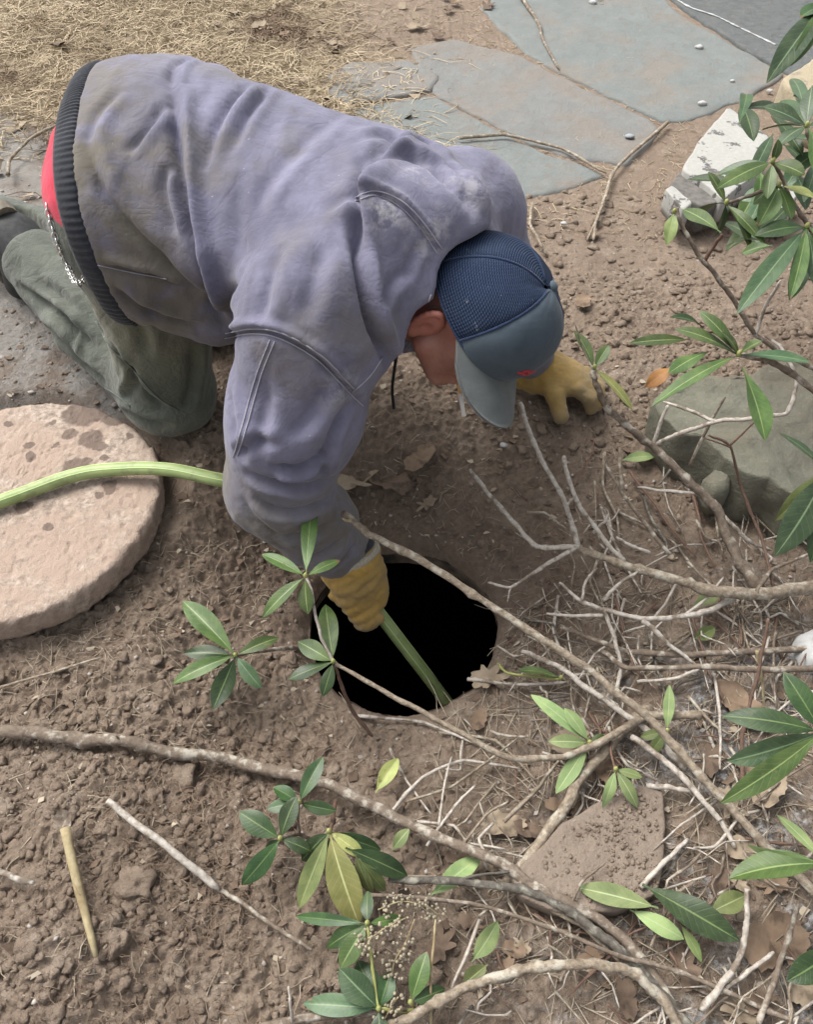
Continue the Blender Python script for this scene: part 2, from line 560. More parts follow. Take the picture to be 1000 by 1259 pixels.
def slab(name, pts2, ztop, thick, mat, parent=None, origin=None, sub=18, bev=0.012, rough_amp=0.004, seed=0, wob=0.006, res=0.012, sidewob=0.0):
    """irregular flat stone: polygon outline (world xy), uneven top and rounded uneven edge"""
    pts2 = np.asarray(pts2, float)
    c = pts2.mean(0)
    # resample the outline
    pp = np.vstack([pts2, pts2[:1]])
    seg = np.linalg.norm(np.diff(pp, axis=0), axis=1)
    s = np.concatenate([[0], np.cumsum(seg)])
    nn = max(40, int(s[-1] / res))
    t = np.linspace(0, s[-1], nn, endpoint=False)
    o = np.stack([np.interp(t, s, pp[:, 0]), np.interp(t, s, pp[:, 1])], -1)
    for _ in range(2):
        o = 0.5 * o + 0.25 * (np.roll(o, 1, 0) + np.roll(o, -1, 0))
    o = o + wob * np.stack([fbm2(o[:, 0], o[:, 1], 14, 3, seed + 1), fbm2(o[:, 0], o[:, 1], 14, 3, seed + 2)], -1) * 2
    V = []
    size = np.linalg.norm(o - c, axis=1).mean()
    fr = list(np.linspace(0.0, 1 - bev / size, sub)) + [1 - 0.35 * bev / size, 1.0, 1.0, 0.98]
    dz = [0] * sub + [-0.3 * bev, -bev, -thick * 0.7, -thick]
    if sidewob:
        fr = fr[:-2] + [1.0, 1.005, 1.0, 1.01, 1.0, 0.98]
        dz = dz[:-2] + [-thick * q for q in (0.25, 0.4, 0.55, 0.7, 0.85, 1.0)]
    for k, q in enumerate(fr):
        p = c + (o - c) * q
        z = ztop + dz[k] + rough_amp * fbm2(p[:, 0], p[:, 1], 5, 4, seed + 3) + 0.35 * rough_amp * fbm2(p[:, 0], p[:, 1], 30, 3, seed + 4)
        if sidewob and k >= sub - 2:
            q3 = np.column_stack([p * 16, np.full(len(p), z.mean() * 16)])
            p = p + sidewob * np.stack([fbm(q3, 4, seed + 6), fbm(q3, 4, seed + 7)], -1)
        V.append(np.column_stack([p, z]))
    F = grid_faces(len(fr), nn, True)
    # orientation: outline may be either way round
    area = 0.5 * np.sum(o[:, 0] * np.roll(o[:, 1], -1) - np.roll(o[:, 0], -1) * o[:, 1])
    if area > 0: F = [f[::-1] for f in F]
    F.append(list(range((len(fr) - 1) * nn, len(fr) * nn)) if area < 0 else list(range((len(fr) - 1) * nn, len(fr) * nn))[::-1])
    return mk(name, np.vstack(V), F, mat, parent, origin)

def pxpoly(l, z): return [P(a, b, z)[:2] for a, b in l]
FZ = MAN_Z + 0.006
flag = [
    ([(392, 100), (430, 80), (505, 74), (541, 95), (525, 112), (440, 128), (398, 118)], M_SLATE2, 0.004),
    ([(505, 60), (560, 50), (640, 70), (735, 118), (800, 148), (812, 160), (770, 200), (690, 190), (600, 150), (540, 118)], M_SLATE2, 0.0),
    ([(432, 135), (530, 118), (600, 156), (680, 194), (745, 214), (690, 232), (640, 246), (560, 225), (480, 175)], M_SLATE, 0.0),
    ([(596, 12), (640, -30), (760, -60), (830, 15), (905, 60), (962, 92), (915, 118), (860, 142), (815, 148), (740, 112), (650, 66)], M_SLATE, 0.002),
    ([(772, -55), (900, -110), (1150, -40), (1180, 60), (1000, 105), (968, 88), (910, 55), (838, 8)], M_SLATE3, 0.004),
    ([(-120, 215), (-60, 195), (40, 205), (75, 225), (60, 300), (-20, 330), (-130, 300)], M_SLATE2, -0.012),
]
for k, (l, m_, dz) in enumerate(flag):
    pts_ = np.array(pxpoly(l, FZ)); pts_ = pts_.mean(0) + (pts_ - pts_.mean(0)) * 1.035
    slab('flagstone', pts_, FZ + dz, 0.05, m_, path, seed=10 * k, wob=0.006, rough_amp=0.005, sub=30)
# pale scratch line along the dark stone
scr = [P(a, b, FZ + 0.010) for a, b in [(826, -6), (850, 8), (880, 18), (905, 30), (930, 42), (955, 54)]]
M_CHALK = simple('chalk_vein', (0.18, 0.19, 0.19), (0.5, 0.51, 0.5), 60, 0.9, 0.3)
V_, F_ = tube(catmull(scr, 8), 0.006 * (1 + 0.3 * rng.normal(size=len(catmull(scr, 8)))), 6)
V_[:, 2] = FZ + 0.006 + (V_[:, 2] - FZ - 0.010) * 0.25
mk('mineral_vein', V_, F_, M_CHALK, path)

# ================================================================== implicit solids (for the body and its clothes)
class Field:
    def __init__(s, lo, hi, h):
        s.lo = np.array(lo, float); s.h = h
        s.n = np.ceil((np.array(hi, float) - s.lo) / h).astype(int) + 1
        s.v = np.full(s.n, 0.25, np.float32)
        s.ax = [s.lo[i] + h * np.arange(s.n[i]) for i in range(3)]
    def win(s, lo, hi):
        a = np.clip(np.floor((np.array(lo) - s.lo) / s.h).astype(int), 0, s.n - 1)
        b = np.clip(np.ceil((np.array(hi) - s.lo) / s.h).astype(int) + 1, 1, s.n)
        return tuple(slice(int(i), int(j)) for i, j in zip(a, b))
    def pts(s, w):
        X, Y, Z = np.meshgrid(s.ax[0][w[0]], s.ax[1][w[1]], s.ax[2][w[2]], indexing='ij')
        return np.stack([X, Y, Z], -1)
    def op(s, w, d, k, mode='add'):
        a = s.v[w]
        d = d.astype(np.float32)
        if mode == 'sub':
            d = -d
            hh = np.clip(0.5 - 0.5 * (a - d) / k, 0, 1) if k > 0 else (d > a)
            s.v[w] = a * (1 - hh) + d * hh + (k * hh * (1 - hh) if k > 0 else 0)
        else:
            if k > 0:
                hh = np.clip(0.5 + 0.5 * (a - d) / k, 0, 1)
                s.v[w] = a * (1 - hh) + d * hh - k * hh * (1 - hh)
            else:
                s.v[w] = np.minimum(a, d)
    def cone(s, a, b, ra, rb, k=0.03, sq=None, mode='add'):
        a = np.asarray(a, float); b = np.asarray(b, float)
        r = max(ra, rb) + k + 0.03
        w = s.win(np.minimum(a, b) - r, np.maximum(a, b) + r)
        p = s.pts(w)
        ab = b - a
        t = np.clip(((p - a) @ ab) / (ab @ ab + 1e-12), 0, 1)
        v = p - (a + t[..., None] * ab)
        if sq is not None:
            n_, f_ = nrm(sq[0]), sq[1]
            v = v + n_ * ((v @ n_) * (1 / f_ - 1))[..., None]
        s.op(w, np.linalg.norm(v, axis=-1) - (ra + (rb - ra) * t), k, mode)
    def ell(s, c, axes, rad, k=0.03, mode='add'):
        c = np.asarray(c, float); A = np.array([nrm(q) for q in axes]); rad = np.asarray(rad, float)
        r = rad.max() + k + 0.03
        w = s.win(c - r, c + r)
        q = (s.pts(w) - c) @ A.T
        k0 = np.linalg.norm(q / rad, axis=-1)
        k1 = np.linalg.norm(q / rad ** 2, axis=-1) + 1e-9
        s.op(w, k0 * (k0 - 1) / k1, k, mode)
    def chain(s, pts, rads, k=0.02, kk=None, sq=None):
        for i in range(len(pts) - 1):
            s.cone(pts[i], pts[i + 1], rads[i], rads[i + 1], k, sq)
    def half(s, p0, n_, k=0.0):
        """keep only the side the normal points to"""
        w = tuple(slice(0, int(q)) for q in s.n)
        d = (s.pts(w) - np.asarray(p0)) @ nrm(n_)
        s.v = np.maximum(s.v, (-d).astype(np.float32))
    def mesh(s, smooth=2):
        v = s.v; sg = v < 0
        n0, n1, n2 = v.shape
        c = np.zeros((n0 - 1, n1 - 1, n2 - 1), np.int8)
        for dx in (0, 1):
            for dy in (0, 1):
                for dz in (0, 1):
                    c += sg[dx:n0 - 1 + dx, dy:n1 - 1 + dy, dz:n2 - 1 + dz]
        I = np.argwhere((c > 0) & (c < 8))
        pos = np.zeros((len(I), 3)); cnt = np.zeros(len(I))
        cs = [(x, y, z) for x in (0, 1) for y in (0, 1) for z in (0, 1)]
        for a in cs:
            for d in range(3):
                if a[d] == 0:
                    b = list(a); b[d] = 1
                    va = v[I[:, 0] + a[0], I[:, 1] + a[1], I[:, 2] + a[2]]
                    vb = v[I[:, 0] + b[0], I[:, 1] + b[1], I[:, 2] + b[2]]
                    cr = (va < 0) != (vb < 0)
                    t = np.where(cr, va / np.where(cr, va - vb, 1), 0)
                    q = np.tile(np.array(a, float), (len(I), 1)); q[:, d] += t
                    pos += q * cr[:, None]; cnt += cr
        V = s.lo + s.h * (I + pos / cnt[:, None])
        vid = -np.ones(c.shape, int); vid[I[:, 0], I[:, 1], I[:, 2]] = np.arange(len(I))
        FF = []
        for d in range(3):
            e, f = (d + 1) % 3, (d + 2) % 3
            sl0 = [slice(1, None)] * 3; sl1 = [slice(1, None)] * 3
            sl0 = [slice(1, n - 1) for n in v.shape]; sl0[d] = slice(0, v.shape[d] - 1)
            sl1 = [slice(1, n - 1) for n in v.shape]; sl1[d] = slice(1, v.shape[d])
            A_, B_ = sg[tuple(sl0)], sg[tuple(sl1)]
            J = np.argwhere(A_ != B_)
            off = np.ones(3, int); off[d] = 0
            J2 = J + off
            q = []
            for de, df in ((-1, -1), (0, -1), (0, 0), (-1, 0)):
                K = J2.copy(); K[:, e] += de; K[:, f] += df
                q.append(vid[K[:, 0], K[:, 1], K[:, 2]])
            q = np.stack(q, -1)
            ins = A_[J[:, 0], J[:, 1], J[:, 2]]
            q[~ins] = q[~ins][:, ::-1]
            FF.append(q)
        F = np.vstack(FF)
        F = F[(F >= 0).all(1)]
        return relax(V, F, smooth), F

def relax(V, F, it, w=0.5):
    E = np.vstack([F[:, [0, 1]], F[:, [1, 2]], F[:, [2, 3]], F[:, [3, 0]]])
    deg = np.bincount(E[:, 0], minlength=len(V)) + np.bincount(E[:, 1], minlength=len(V))
    for _ in range(it):
        S = np.stack([np.bincount(E[:, 0], V[E[:, 1], k], len(V)) + np.bincount(E[:, 1], V[E[:, 0], k], len(V)) for k in range(3)], -1)
        V = V * (1 - w) + w * S / np.maximum(deg, 1)[:, None]
    return V

def vnormals(V, F):
    a = V[F[:, 2]] - V[F[:, 0]]; b = V[F[:, 3]] - V[F[:, 1]]
    fn = np.cross(a, b)
    n_ = np.zeros_like(V)
    for k in range(4):
        for d in range(3):
            n_[:, d] += np.bincount(F[:, k], fn[:, d], len(V))
    return n_ / (np.linalg.norm(n_, axis=1)[:, None] + 1e-12)

def bvh(V, F):
    return BVHTree.FromPolygons([tuple(v) for v in V], [tuple(int(i) for i in f) for f in F])

def trace(tree, pl, n=8, off=0.0):
    """photo pixel polyline -> 3D polyline on a solid's surface"""
    pl = catmull(np.array([(a, b, 0) for a, b in pl], float), n)
    out = []
    for a, b, _ in pl:
        d = Vector(ray(a, b)).normalized()
        h, nn, i, t = tree.ray_cast(Vector(CP), d)
        if h is not None:
            out.append(np.array(h) + off * np.array(nn))
    return np.array(out)

def seg_dist(V, line, rmax):
    """distance from vertices to a 3D polyline and parameter along it (only near ones)"""
    lo = line.min(0) - rmax; hi = line.max(0) + rmax
    idx = np.where(((V > lo) & (V < hi)).all(1))[0]
    p = V[idx]
    best = np.full(len(idx), 1e9); par = np.zeros(len(idx)); side = np.zeros((len(idx), 3))
    L = np.concatenate([[0], np.cumsum(np.linalg.norm(np.diff(line, axis=0), axis=1))]); tot = L[-1] + 1e-9
    for i in range(len(line) - 1):
        a, b = line[i], line[i + 1]; ab = b - a
        t = np.clip(((p - a) @ ab) / (ab @ ab + 1e-12), 0, 1)
        v = p - (a + t[:, None] * ab)
        d = np.linalg.norm(v, axis=1)
        m = d < best
        best[m] = d[m]; par[m] = (L[i] + t[m] * (L[i + 1] - L[i])) / tot; side[m] = np.cross(np.broadcast_to(nrm(ab), v.shape), v)[m]
    return idx, best, par, side

def folds(V, F, specs, tree=None):
    """press cloth folds into a solid: each spec = (pixel polyline, depth, width[, ridge])"""
    tree = tree or bvh(V, F)
    nn = vnormals(V, F)
    disp = np.zeros(len(V))
    for sp in specs:
        pl, dep, wid = sp[:3]
        rdg = sp[3] if len(sp) > 3 else 0.6
        line = trace(tree, pl)
        if len(line) < 3: continue
        idx, d, t, side = seg_dist(V, line, wid * 4)
        env = np.clip(np.minimum(t, 1 - t) / 0.22, 0, 1) ** 0.7
        s_ = np.sign((side * nn[idx]).sum(1)) * d
        prof = -np.exp(-(d / wid) ** 2) + rdg * np.exp(-((s_ - wid * 1.7) / (wid * 1.1)) ** 2)
        disp[idx] += dep * env * prof
    return V + nn * disp[:, None]

# ================================================================== THE PERSON
Z = np.array([0, 0, 1.0])
hipR = P(158, 245, 0.575)
hipL = hipR + 0.26 * nrm((0.22, 0.97, 0.02))
shR = P(388, 398, 0.525)
shL = P(574, 264, 0.50)
kneeR = P(208, 482, MAN_Z + 0.075)
ankR = P(46, 326, MAN_Z + 0.16)
kneeL = kneeR + np.array([0.02, 0.30, 0.0])
ankL = ankR + np.array([-0.20, 0.22, -0.03])
elR = P(344, 600, 0.25)
wrR = P(428, 684, 0.035)
elL = np.array([0.20, 1.38, 0.25])
wrL = P(662, 462, MAN_Z + 0.045)
pc = (hipR + hipL) / 2 + np.array([0, 0, 0.01])
cc = (shR + shL) / 2
mid = (pc + cc) / 2
sp = nrm(cc - pc)
lat = nrm(shL - shR)
dor = nrm(np.cross(sp, nrm(hipL - hipR)))
if dor[2] < 0: dor = -dor
# head frame
hc = P(576, 390, 0.485)
hu = nrm((0.74, -0.28, 0.61))
hf = np.array([0.30, -0.42, -0.86]); hf = nrm(hf - hu * (hf @ hu))
hf = nrm(hf)
hr_ = np.cross(hf, hu)               # towards the right ear (nearer the camera)
HM = np.stack([hr_, hf, hu])         # rows
def H(x, y, z): return hc + x * hr_ + y * hf + z * hu

# ---- materials
def mat_cloth(name, c1, c2, dirt=None, wear=None, weave=900, rough=0.9, bs=0.25, mott=0.4, crump=0.24):
    m, nt, b = ng(name)
    n = N(nt)
    v = n.coord('Object')
    f = n.noise(v, 7, 6, 0.6); f2 = n.noise(v, 45, 5, 0.7); f3 = n.noise(v, weave, 2)
    c = n.mix(n.step(f, 0.3, 0.7), c1, c2)
    c = n.mix(n.math('MULTIPLY', n.step(f2, 0.35, 0.85), mott), c, tuple(q * 0.62 for q in c1))
    c = n.mix(n.math('MULTIPLY', n.step(n.noise(v, 3.2, 4, 0.6), 0.45, 0.75), 0.4), c, tuple(min(q * 1.25, 1) for q in c2))
    if dirt:
        dm = n.math('MULTIPLY', n.attr('dirt', 'Fac'), n.step(n.noise(v, 11, 5, 0.65), 0.25, 0.6))
        c = n.mix(dm, c, dirt)
    if wear:
        wm = n.math('MULTIPLY', n.attr('wear', 'Fac'), n.step(n.noise(v, 38, 6, 0.75), 0.42, 0.62))
        c = n.mix(wm, c, wear)
        sp2 = n.step(n.noise(v, 85, 3, 0.6), 0.735, 0.77)
        c = n.mix(n.math('MULTIPLY', sp2, 0.5), c, wear)
    n.l(c, b.inputs['Base Color'])
    b.inputs['Roughness'].default_value = rough
    b.inputs['Specular IOR Level'].default_value = 0.15
    b.inputs['Sheen Weight'].default_value = 0.15
    b.inputs['Sheen Roughness'].default_value = 0.5
    cr1 = n.math('ABSOLUTE', n.math('SUBTRACT', n.noise(v, 16, 4, 0.55, 0.9), 0.5))
    cr2 = n.math('ABSOLUTE', n.math('SUBTRACT', n.noise(v, 37, 3, 0.5, 0.6), 0.5))
    cr = n.math('ADD', n.math('MINIMUM', cr1, 0.10), n.math('MULTIPLY', n.math('MINIMUM', cr2, 0.12), 0.5))
    n.l(n.bump(f3, bs, 0.0012, n.bump(f2, 0.22, 0.004, n.bump(cr, crump, 0.022))), b.inputs['Normal'])
    return m
M_JACKET = mat_cloth('faded_canvas', (0.104, 0.102, 0.143), (0.176, 0.174, 0.243), dirt=(0.128, 0.115, 0.096), wear=(0.40, 0.39, 0.40))
M_LINING = mat_cloth('lining', (0.07, 0.10, 0.16), (0.10, 0.14, 0.22))
M_SEAM = mat_cloth('seam_thread', (0.24, 0.23, 0.28), (0.36, 0.35, 0.40))
M_TROUS = mat_cloth('olive_twill', (0.070, 0.078, 0.066), (0.122, 0.130, 0.108), dirt=(0.155, 0.148, 0.092), wear=(0.24, 0.215, 0.175), crump=0.5)
M_RIB = mat_cloth('rib_knit', (0.015, 0.017, 0.022), (0.032, 0.034, 0.042))
M_RED = mat_cloth('red_shirt', (0.42, 0.03, 0.055), (0.52, 0.05, 0.085), crump=0.2)
M_NAVY = mat_cloth('cap_mesh_navy', (0.010, 0.020, 0.050), (0.020, 0.036, 0.078))
M_CAPF = mat_cloth('cap_front_faded', (0.034, 0.050, 0.068), (0.068, 0.088, 0.106), crump=0.1)
M_BRIM = mat_cloth('brim_faded', (0.072, 0.082, 0.084), (0.125, 0.135, 0.132), crump=0.08)
M_EMB = mat_cloth('red_thread', (0.30, 0.02, 0.03), (0.45, 0.05, 0.06))
M_BLACK = simple('black_cord', (0.008, 0.008, 0.010), (0.02, 0.02, 0.022), 200, 0.8, 0.3)
M_GLOVE = mat_cloth('yellow_leather', (0.25, 0.155, 0.035), (0.47, 0.29, 0.065), dirt=(0.20, 0.155, 0.088), wear=(0.5, 0.4, 0.2), weave=400, rough=0.75, bs=0.3)
M_FLEECE = simple('fleece', (0.28, 0.25, 0.19), (0.45, 0.41, 0.33), 300, 0.95, 0.8, 0.003)
M_BOOT = simple('boot_rubber', (0.02, 0.022, 0.024), (0.05, 0.05, 0.05), 80, 0.7, 0.4)
M_SOLE = simple('boot_sole', (0.16, 0.14, 0.11), (0.30, 0.27, 0.22), 60, 0.9, 0.5)
M_STEEL = simple('chain_steel', (0.45, 0.45, 0.44), (0.65, 0.65, 0.63), 200, 0.35, 0.2, spec=0.5)
M_STEEL.node_tree.nodes['Principled BSDF'].inputs['Metallic'].default_value = 0.9
def mat_skin():
    m, nt, b = ng('skin')
    n = N(nt)
    v = n.coord('Object')
    f = n.noise(v, 22, 5, 0.6); f2 = n.noise(v, 260, 3)
    c = n.mix(n.step(f, 0.3, 0.7), (0.30, 0.135, 0.10), (0.42, 0.22, 0.17))
    c = n.mix(n.attr('red', 'Fac'), c, (0.42, 0.125, 0.095))
    n.l(c, b.inputs['Base Color'])
    b.inputs['Roughness'].default_value = 0.5
    b.inputs['Subsurface Weight'].default_value = 0.15
    b.inputs['Subsurface Radius'].default_value = (0.01, 0.004, 0.002)
    n.l(n.bump(f2, 0.25, 0.0008), b.inputs['Normal'])
    return m
M_SKIN = mat_skin()
M_HAIR = simple('grey_hair', (0.12, 0.10, 0.085), (0.25, 0.22, 0.19), 500, 0.8, 0.5, stretch=(1, 1, 1))

person = empty('person', (float(kneeR[0]), float(kneeR[1]), MAN_Z),
               'person in faded purple jacket and blue cap kneeling to feed a hose into the hole', 'person')

# ---- body: one continuous skin, mostly under the clothes
fb = Field((-1.15, 0.75, -0.10), (0.50, 1.85, 0.80), 0.0065)
fb.cone(hipR - 0.03 * Z, hipL - 0.03 * Z, 0.080, 0.080, 0.04)
fb.cone(pc, cc, 0.12, 0.115, 0.05)
fb.cone(shR, shL, 0.055, 0.055, 0.05)
for h_, k_, a_ in ((hipR, kneeR, ankR), (hipL, kneeL, ankL)):
    fb.cone(h_, k_, 0.075, 0.05, 0.03); fb.cone(k_, a_, 0.048, 0.034, 0.02)
fb.cone(shR, elR, 0.048, 0.036, 0.03); fb.cone(elR, wrR, 0.036, 0.026, 0.01)
fb.cone(shL, elL, 0.048, 0.036, 0.03); fb.cone(elL, wrL + np.array([0.01, 0, -0.008]), 0.034, 0.020, 0.01)
neck0 = cc + 0.02 * dor + 0.02 * nrm(hc - cc)
fb.cone(neck0, H(0, -0.035, -0.05), 0.062, 0.056, 0.03)
fb.ell(H(0, -0.008, 0.035), HM, (0.074, 0.094, 0.088), 0.03)     # skull
fb.ell(H(0, 0.034, -0.030), HM, (0.056, 0.048, 0.070), 0.03)     # face
fb.ell(H(0, 0.060, -0.085), HM, (0.028, 0.024, 0.020), 0.025)    # chin
fb.cone(H(0.054, 0.005, -0.058), H(0.018, 0.062, -0.085), 0.018, 0.014, 0.02)   # jaw, right
fb.cone(H(-0.054, 0.005, -0.058), H(-0.018, 0.062, -0.085), 0.018, 0.014, 0.02)
fb.cone(H(0, 0.084, 0.006), H(0, 0.104, -0.026), 0.008, 0.012, 0.010)            # nose
fb.cone(H(0.022, 0.080, -0.060), H(-0.022, 0.080, -0.060), 0.008, 0.008, 0.008)  # lips
for s_ in (-1, 1):
    fb.ell(H(0.033 * s_, 0.078, 0.010), HM, (0.014, 0.010, 0.010), 0.006, 'sub')
    fb.ell(H(0.033 * s_, 0.072, 0.010), HM, (0.012, 0.011, 0.010), 0.003)
BV, BF = fb.mesh(1)
ndv = (BV - hc) @ HM.T
redv = np.clip(sstep(ndv[:, 0], 0.05, 0.085) * 0.5 + 0.5 * sstep(-ndv[:, 1], 0.0, 0.07), 0, 1) * (np.abs(ndv).max(1) < 0.16)
body = mk('body', BV, BF, M_SKIN, person, attrs={'red': redv})
# ears
for s_ in (1, -1):
    ec = H(0.074 * s_, -0.012, -0.018)
    lx = nrm(hr_ * s_ * 0.75 - hf * 0.66); ly = hu; lz = np.cross(lx, ly)
    fe = Field(ec - 0.06, ec + 0.06, 0.0022)
    # rim of the ear
    th = np.linspace(R(-70), R(215), 15)
    ef = nrm(-hf * 0.80 + hr_ * s_ * 0.60)     # ear plane axis pointing back and out
    rim = [ec + ef * (0.016 + 0.018 * math.cos(t - 0.2) * (0.9)) + hu * (0.031 * math.sin(t) - 0.0) for t in th]
    fe.chain(rim, [0.0042] * 15, 0.003)
    fe.ell(ec + ef * 0.012, (ef, hu, np.cross(ef, hu)), (0.022, 0.028, 0.0045), 0.004)
    fe.ell(ec + ef * 0.012 - hu * 0.031, (ef, hu, np.cross(ef, hu)), (0.010, 0.010, 0.005), 0.006)
    fe.ell(ec + ef * 0.013 + np.cross(ef, hu) * (-0.006 if (np.cross(ef, hu) @ hr_) * s_ < 0 else 0.006) - hu * 0.004, (ef, hu, np.cross(ef, hu)), (0.009, 0.013, 0.006), 0.003, 'sub')
    EV, EF = fe.mesh(1)
    mk('ear', EV, EF, M_SKIN, body, attrs={'red': np.full(len(EV), 0.55)})

# ---- trousers
ft = Field((-1.12, 0.95, 0.02), (-0.15, 1.85, 0.75), 0.006)
ft.cone(hipR - 0.03 * Z, hipL - 0.03 * Z, 0.112, 0.105, 0.04)
ft.ell(pc + np.array([-0.098, -0.03, -0.055]), np.eye(3), (0.070, 0.17, 0.12), 0.05)
for h_, k_, a_ in ((hipR, kneeR, ankR), (hipL, kneeL, ankL)):
    up = h_ * 0.55 + k_ * 0.45
    kk_ = k_ + np.array([0, 0, 0.005])
    ft.cone(h_ + np.array([0.01, 0.0, -0.05]), kk_, 0.112, 0.083, 0.04)
    calf = k_ * 0.45 + a_ * 0.55 + np.array([0, 0, 0.0])
    ft.cone(kk_, calf, 0.083, 0.082, 0.03)
    ft.cone(calf, a_, 0.082, 0.068, 0.03)
for k_, a_ in ((kneeR, ankR), (kneeL, ankL)):
    d_ = nrm(a_ - k_)
    ft.cone(a_ + d_ * 0.10, a_ + d_ * 0.15, 0.088, 0.088, 0.006, mode='sub')
TV, TF = ft.mesh(3)
TV = TV.copy()
TV[:, 2] = np.maximum(TV[:, 2], MAN_Z - 0.008)
tn = vnormals(TV, TF)
TV = TV + tn * (0.010 * fbm(TV * np.array([9, 9, 9]), 3, 71) + 0.004 * (1 - np.abs(fbm(TV * 22, 3, 72))))[:, None]
tr_specs = [
    ([(45, 345), (75, 365), (95, 390)], 0.012, 0.010), ([(20, 350), (70, 385), (120, 430)], 0.012, 0.010),
    
    ([(55, 400), (95, 440), (130, 470)], 0.012, 0.011), ([(140, 428), (155, 450), (178, 482), (205, 505)], 0.014, 0.009, 0.5),
    ([(62, 380), (85, 400), (90, 430)], 0.010, 0.010),
    ([(150, 505), (185, 520), (215, 525)], 0.010, 0.010), ([(240, 420), (238, 470), (225, 510)], 0.010, 0.012),
    ([(130, 350), (170, 400), (180, 440)], 0.010, 0.012), ([(150, 490), (165, 470), (160, 440)], 0.010, 0.009),
    ([(75, 455), (110, 490), (150, 510)], 0.010, 0.010), ([(30, 400), (60, 430), (85, 460)], 0.010, 0.010),
]
TV = folds(TV, TF, [(q[0], q[1] * 1.4, q[2]) + tuple(q[3:]) for q in tr_specs])
TV = relax(TV, TF, 1, 0.3)
dk = np.linalg.norm(TV - (hipR * 0.5 + kneeR * 0.5), axis=1)
dirtT = np.clip(1.1 - dk / 0.16, 0, 1)
wearT = 0.7 * sstep(MAN_Z + 0.09 - TV[:, 2], 0, 0.09)
trousers = mk('trousers', TV, TF, M_TROUS, person, attrs={'dirt': dirtT, 'wear': wearT})
ttree = bvh(TV, TF)
def seam(parent, tree, pl, r=0.0022, mat=None, n=6, name='seam', off=0.0006, flat=True):
    line = trace(tree, pl, n, off)
    if len(line) < 3: return None
    V_, F_ = tube(line, r, 5)
    return mk(name, V_, F_, mat or M_SEAM, parent)
M_TSEAM = mat_cloth('twill_seam', (0.075, 0.085, 0.075), (0.12, 0.13, 0.11))
seam(trousers, ttree, [(45, 425), (95, 462), (135, 480), (160, 500)], 0.0018, M_TSEAM)
seam(trousers, ttree, [(118, 395), (135, 425), (160, 450), (190, 485), (220, 505)], 0.0018, M_TSEAM)

# ---- boots
def boot(ank, knee, toe_dir):
    rt = empty('x', (0, 0, 0)); bpy.data.objects.remove(rt)
    d = nrm(ank - knee)
    f = Field(ank - 0.32, ank + 0.32, 0.006)
    top = ank - d * 0.03
    heel = ank + d * 0.07 + np.array([0, 0, 0.02])
    toe = heel + nrm(toe_dir) * 0.22
    toe[2] = max(toe[2], MAN_Z + 0.035)
    f.cone(top, heel, 0.054, 0.050, 0.02)
    f.cone(heel, toe, 0.046, 0.036, 0.03)
    V_, F_ = f.mesh(2)
    bo = mk('boot', V_, F_, M_BOOT, person)
    # collar ring and sole
    a = np.linspace(0, 2 * np.pi, 40, endpoint=False)
    n1 = nrm(np.cross(d, Z)); n2 = np.cross(d, n1)
    for q, r_, m_, nm in ((-0.022, 0.0555, M_SOLE, 'boot_cuff'), (0.012, 0.0565, M_SOLE, 'boot_stripe')):
        rg = ank + d * q + 0.055 * (np.cos(a)[:, None] * n1 + np.sin(a)[:, None] * n2)
        V_, F_ = tube(np.vstack([rg, rg[:1]]), 0.007, 6, cap=False)
        mk(nm, V_, F_, m_, bo)
    ds = nrm(toe - heel); nn_ = nrm(d - ds * (d @ ds)); w_ = np.cross(ds, nn_)
    ol = []
    for t in np.linspace(0, 2 * np.pi, 40, endpoint=False):
        ol.append((math.cos(t) * 0.155, math.sin(t) * (0.046 - 0.006 * math.cos(t))))
    mb = MB()
    V_ = []
    for lay in (0.036, 0.056):
        V_ += [heel * 0.5 + toe * 0.5 + ds * u_ + w_ * v_ + nn_ * lay for u_, v_ in ol]
    F_ = grid_faces(2, 40, True) + [list(range(40))[::-1], list(range(40, 80))]
    mk('sole', np.array(V_), F_, M_SOLE, bo, smooth=False)
boot(ankR, kneeR, (-0.25, 0.25, -0.75))
boot(ankL, kneeL, (-0.25, 0.25, -0.75))

# ---- jacket
fj = Field((-0.62, 0.72, -0.05), (0.40, 1.68, 0.80), 0.0046)
fj.cone(hipR + np.array([0, 0.0, -0.03]), hipL + np.array([0.0, -0.03, -0.03]), 0.140, 0.130, 0.04)
fj.cone(hipR + np.array([-0.075, 0.005, -0.025]), hipL + np.array([-0.075, -0.035, -0.03]), 0.128, 0.122, 0.04)
fj.ell(pc + np.array([0.02, -0.02, -0.015]), (sp, lat, dor), (0.17, 0.215, 0.135), 0.05)
fj.cone(pc - 0.02 * dor, cc + 0.0 * dor, 0.180, 0.165, 0.05, sq=(dor, 0.80))
fj.ell(mid + 0.01 * dor, (sp, lat, dor), (0.25, 0.205, 0.130), 0.05)
fj.ell(cc - 0.06 * sp + 0.02 * dor, (sp, lat, dor), (0.17, 0.225, 0.125), 0.06)
fj.cone(shR + 0.01 * Z, shL + 0.01 * Z, 0.098, 0.088, 0.06)
# front of the jacket sagging below the body
fj.cone(hipR + np.array([-0.03, -0.02, -0.085]), P(262, 372, 0.40), 0.100, 0.075, 0.05)
fj.cone(pc + np.array([0.02, -0.08, -0.11]), cc - 0.11 * sp - 0.10 * dor, 0.105, 0.10, 0.06)
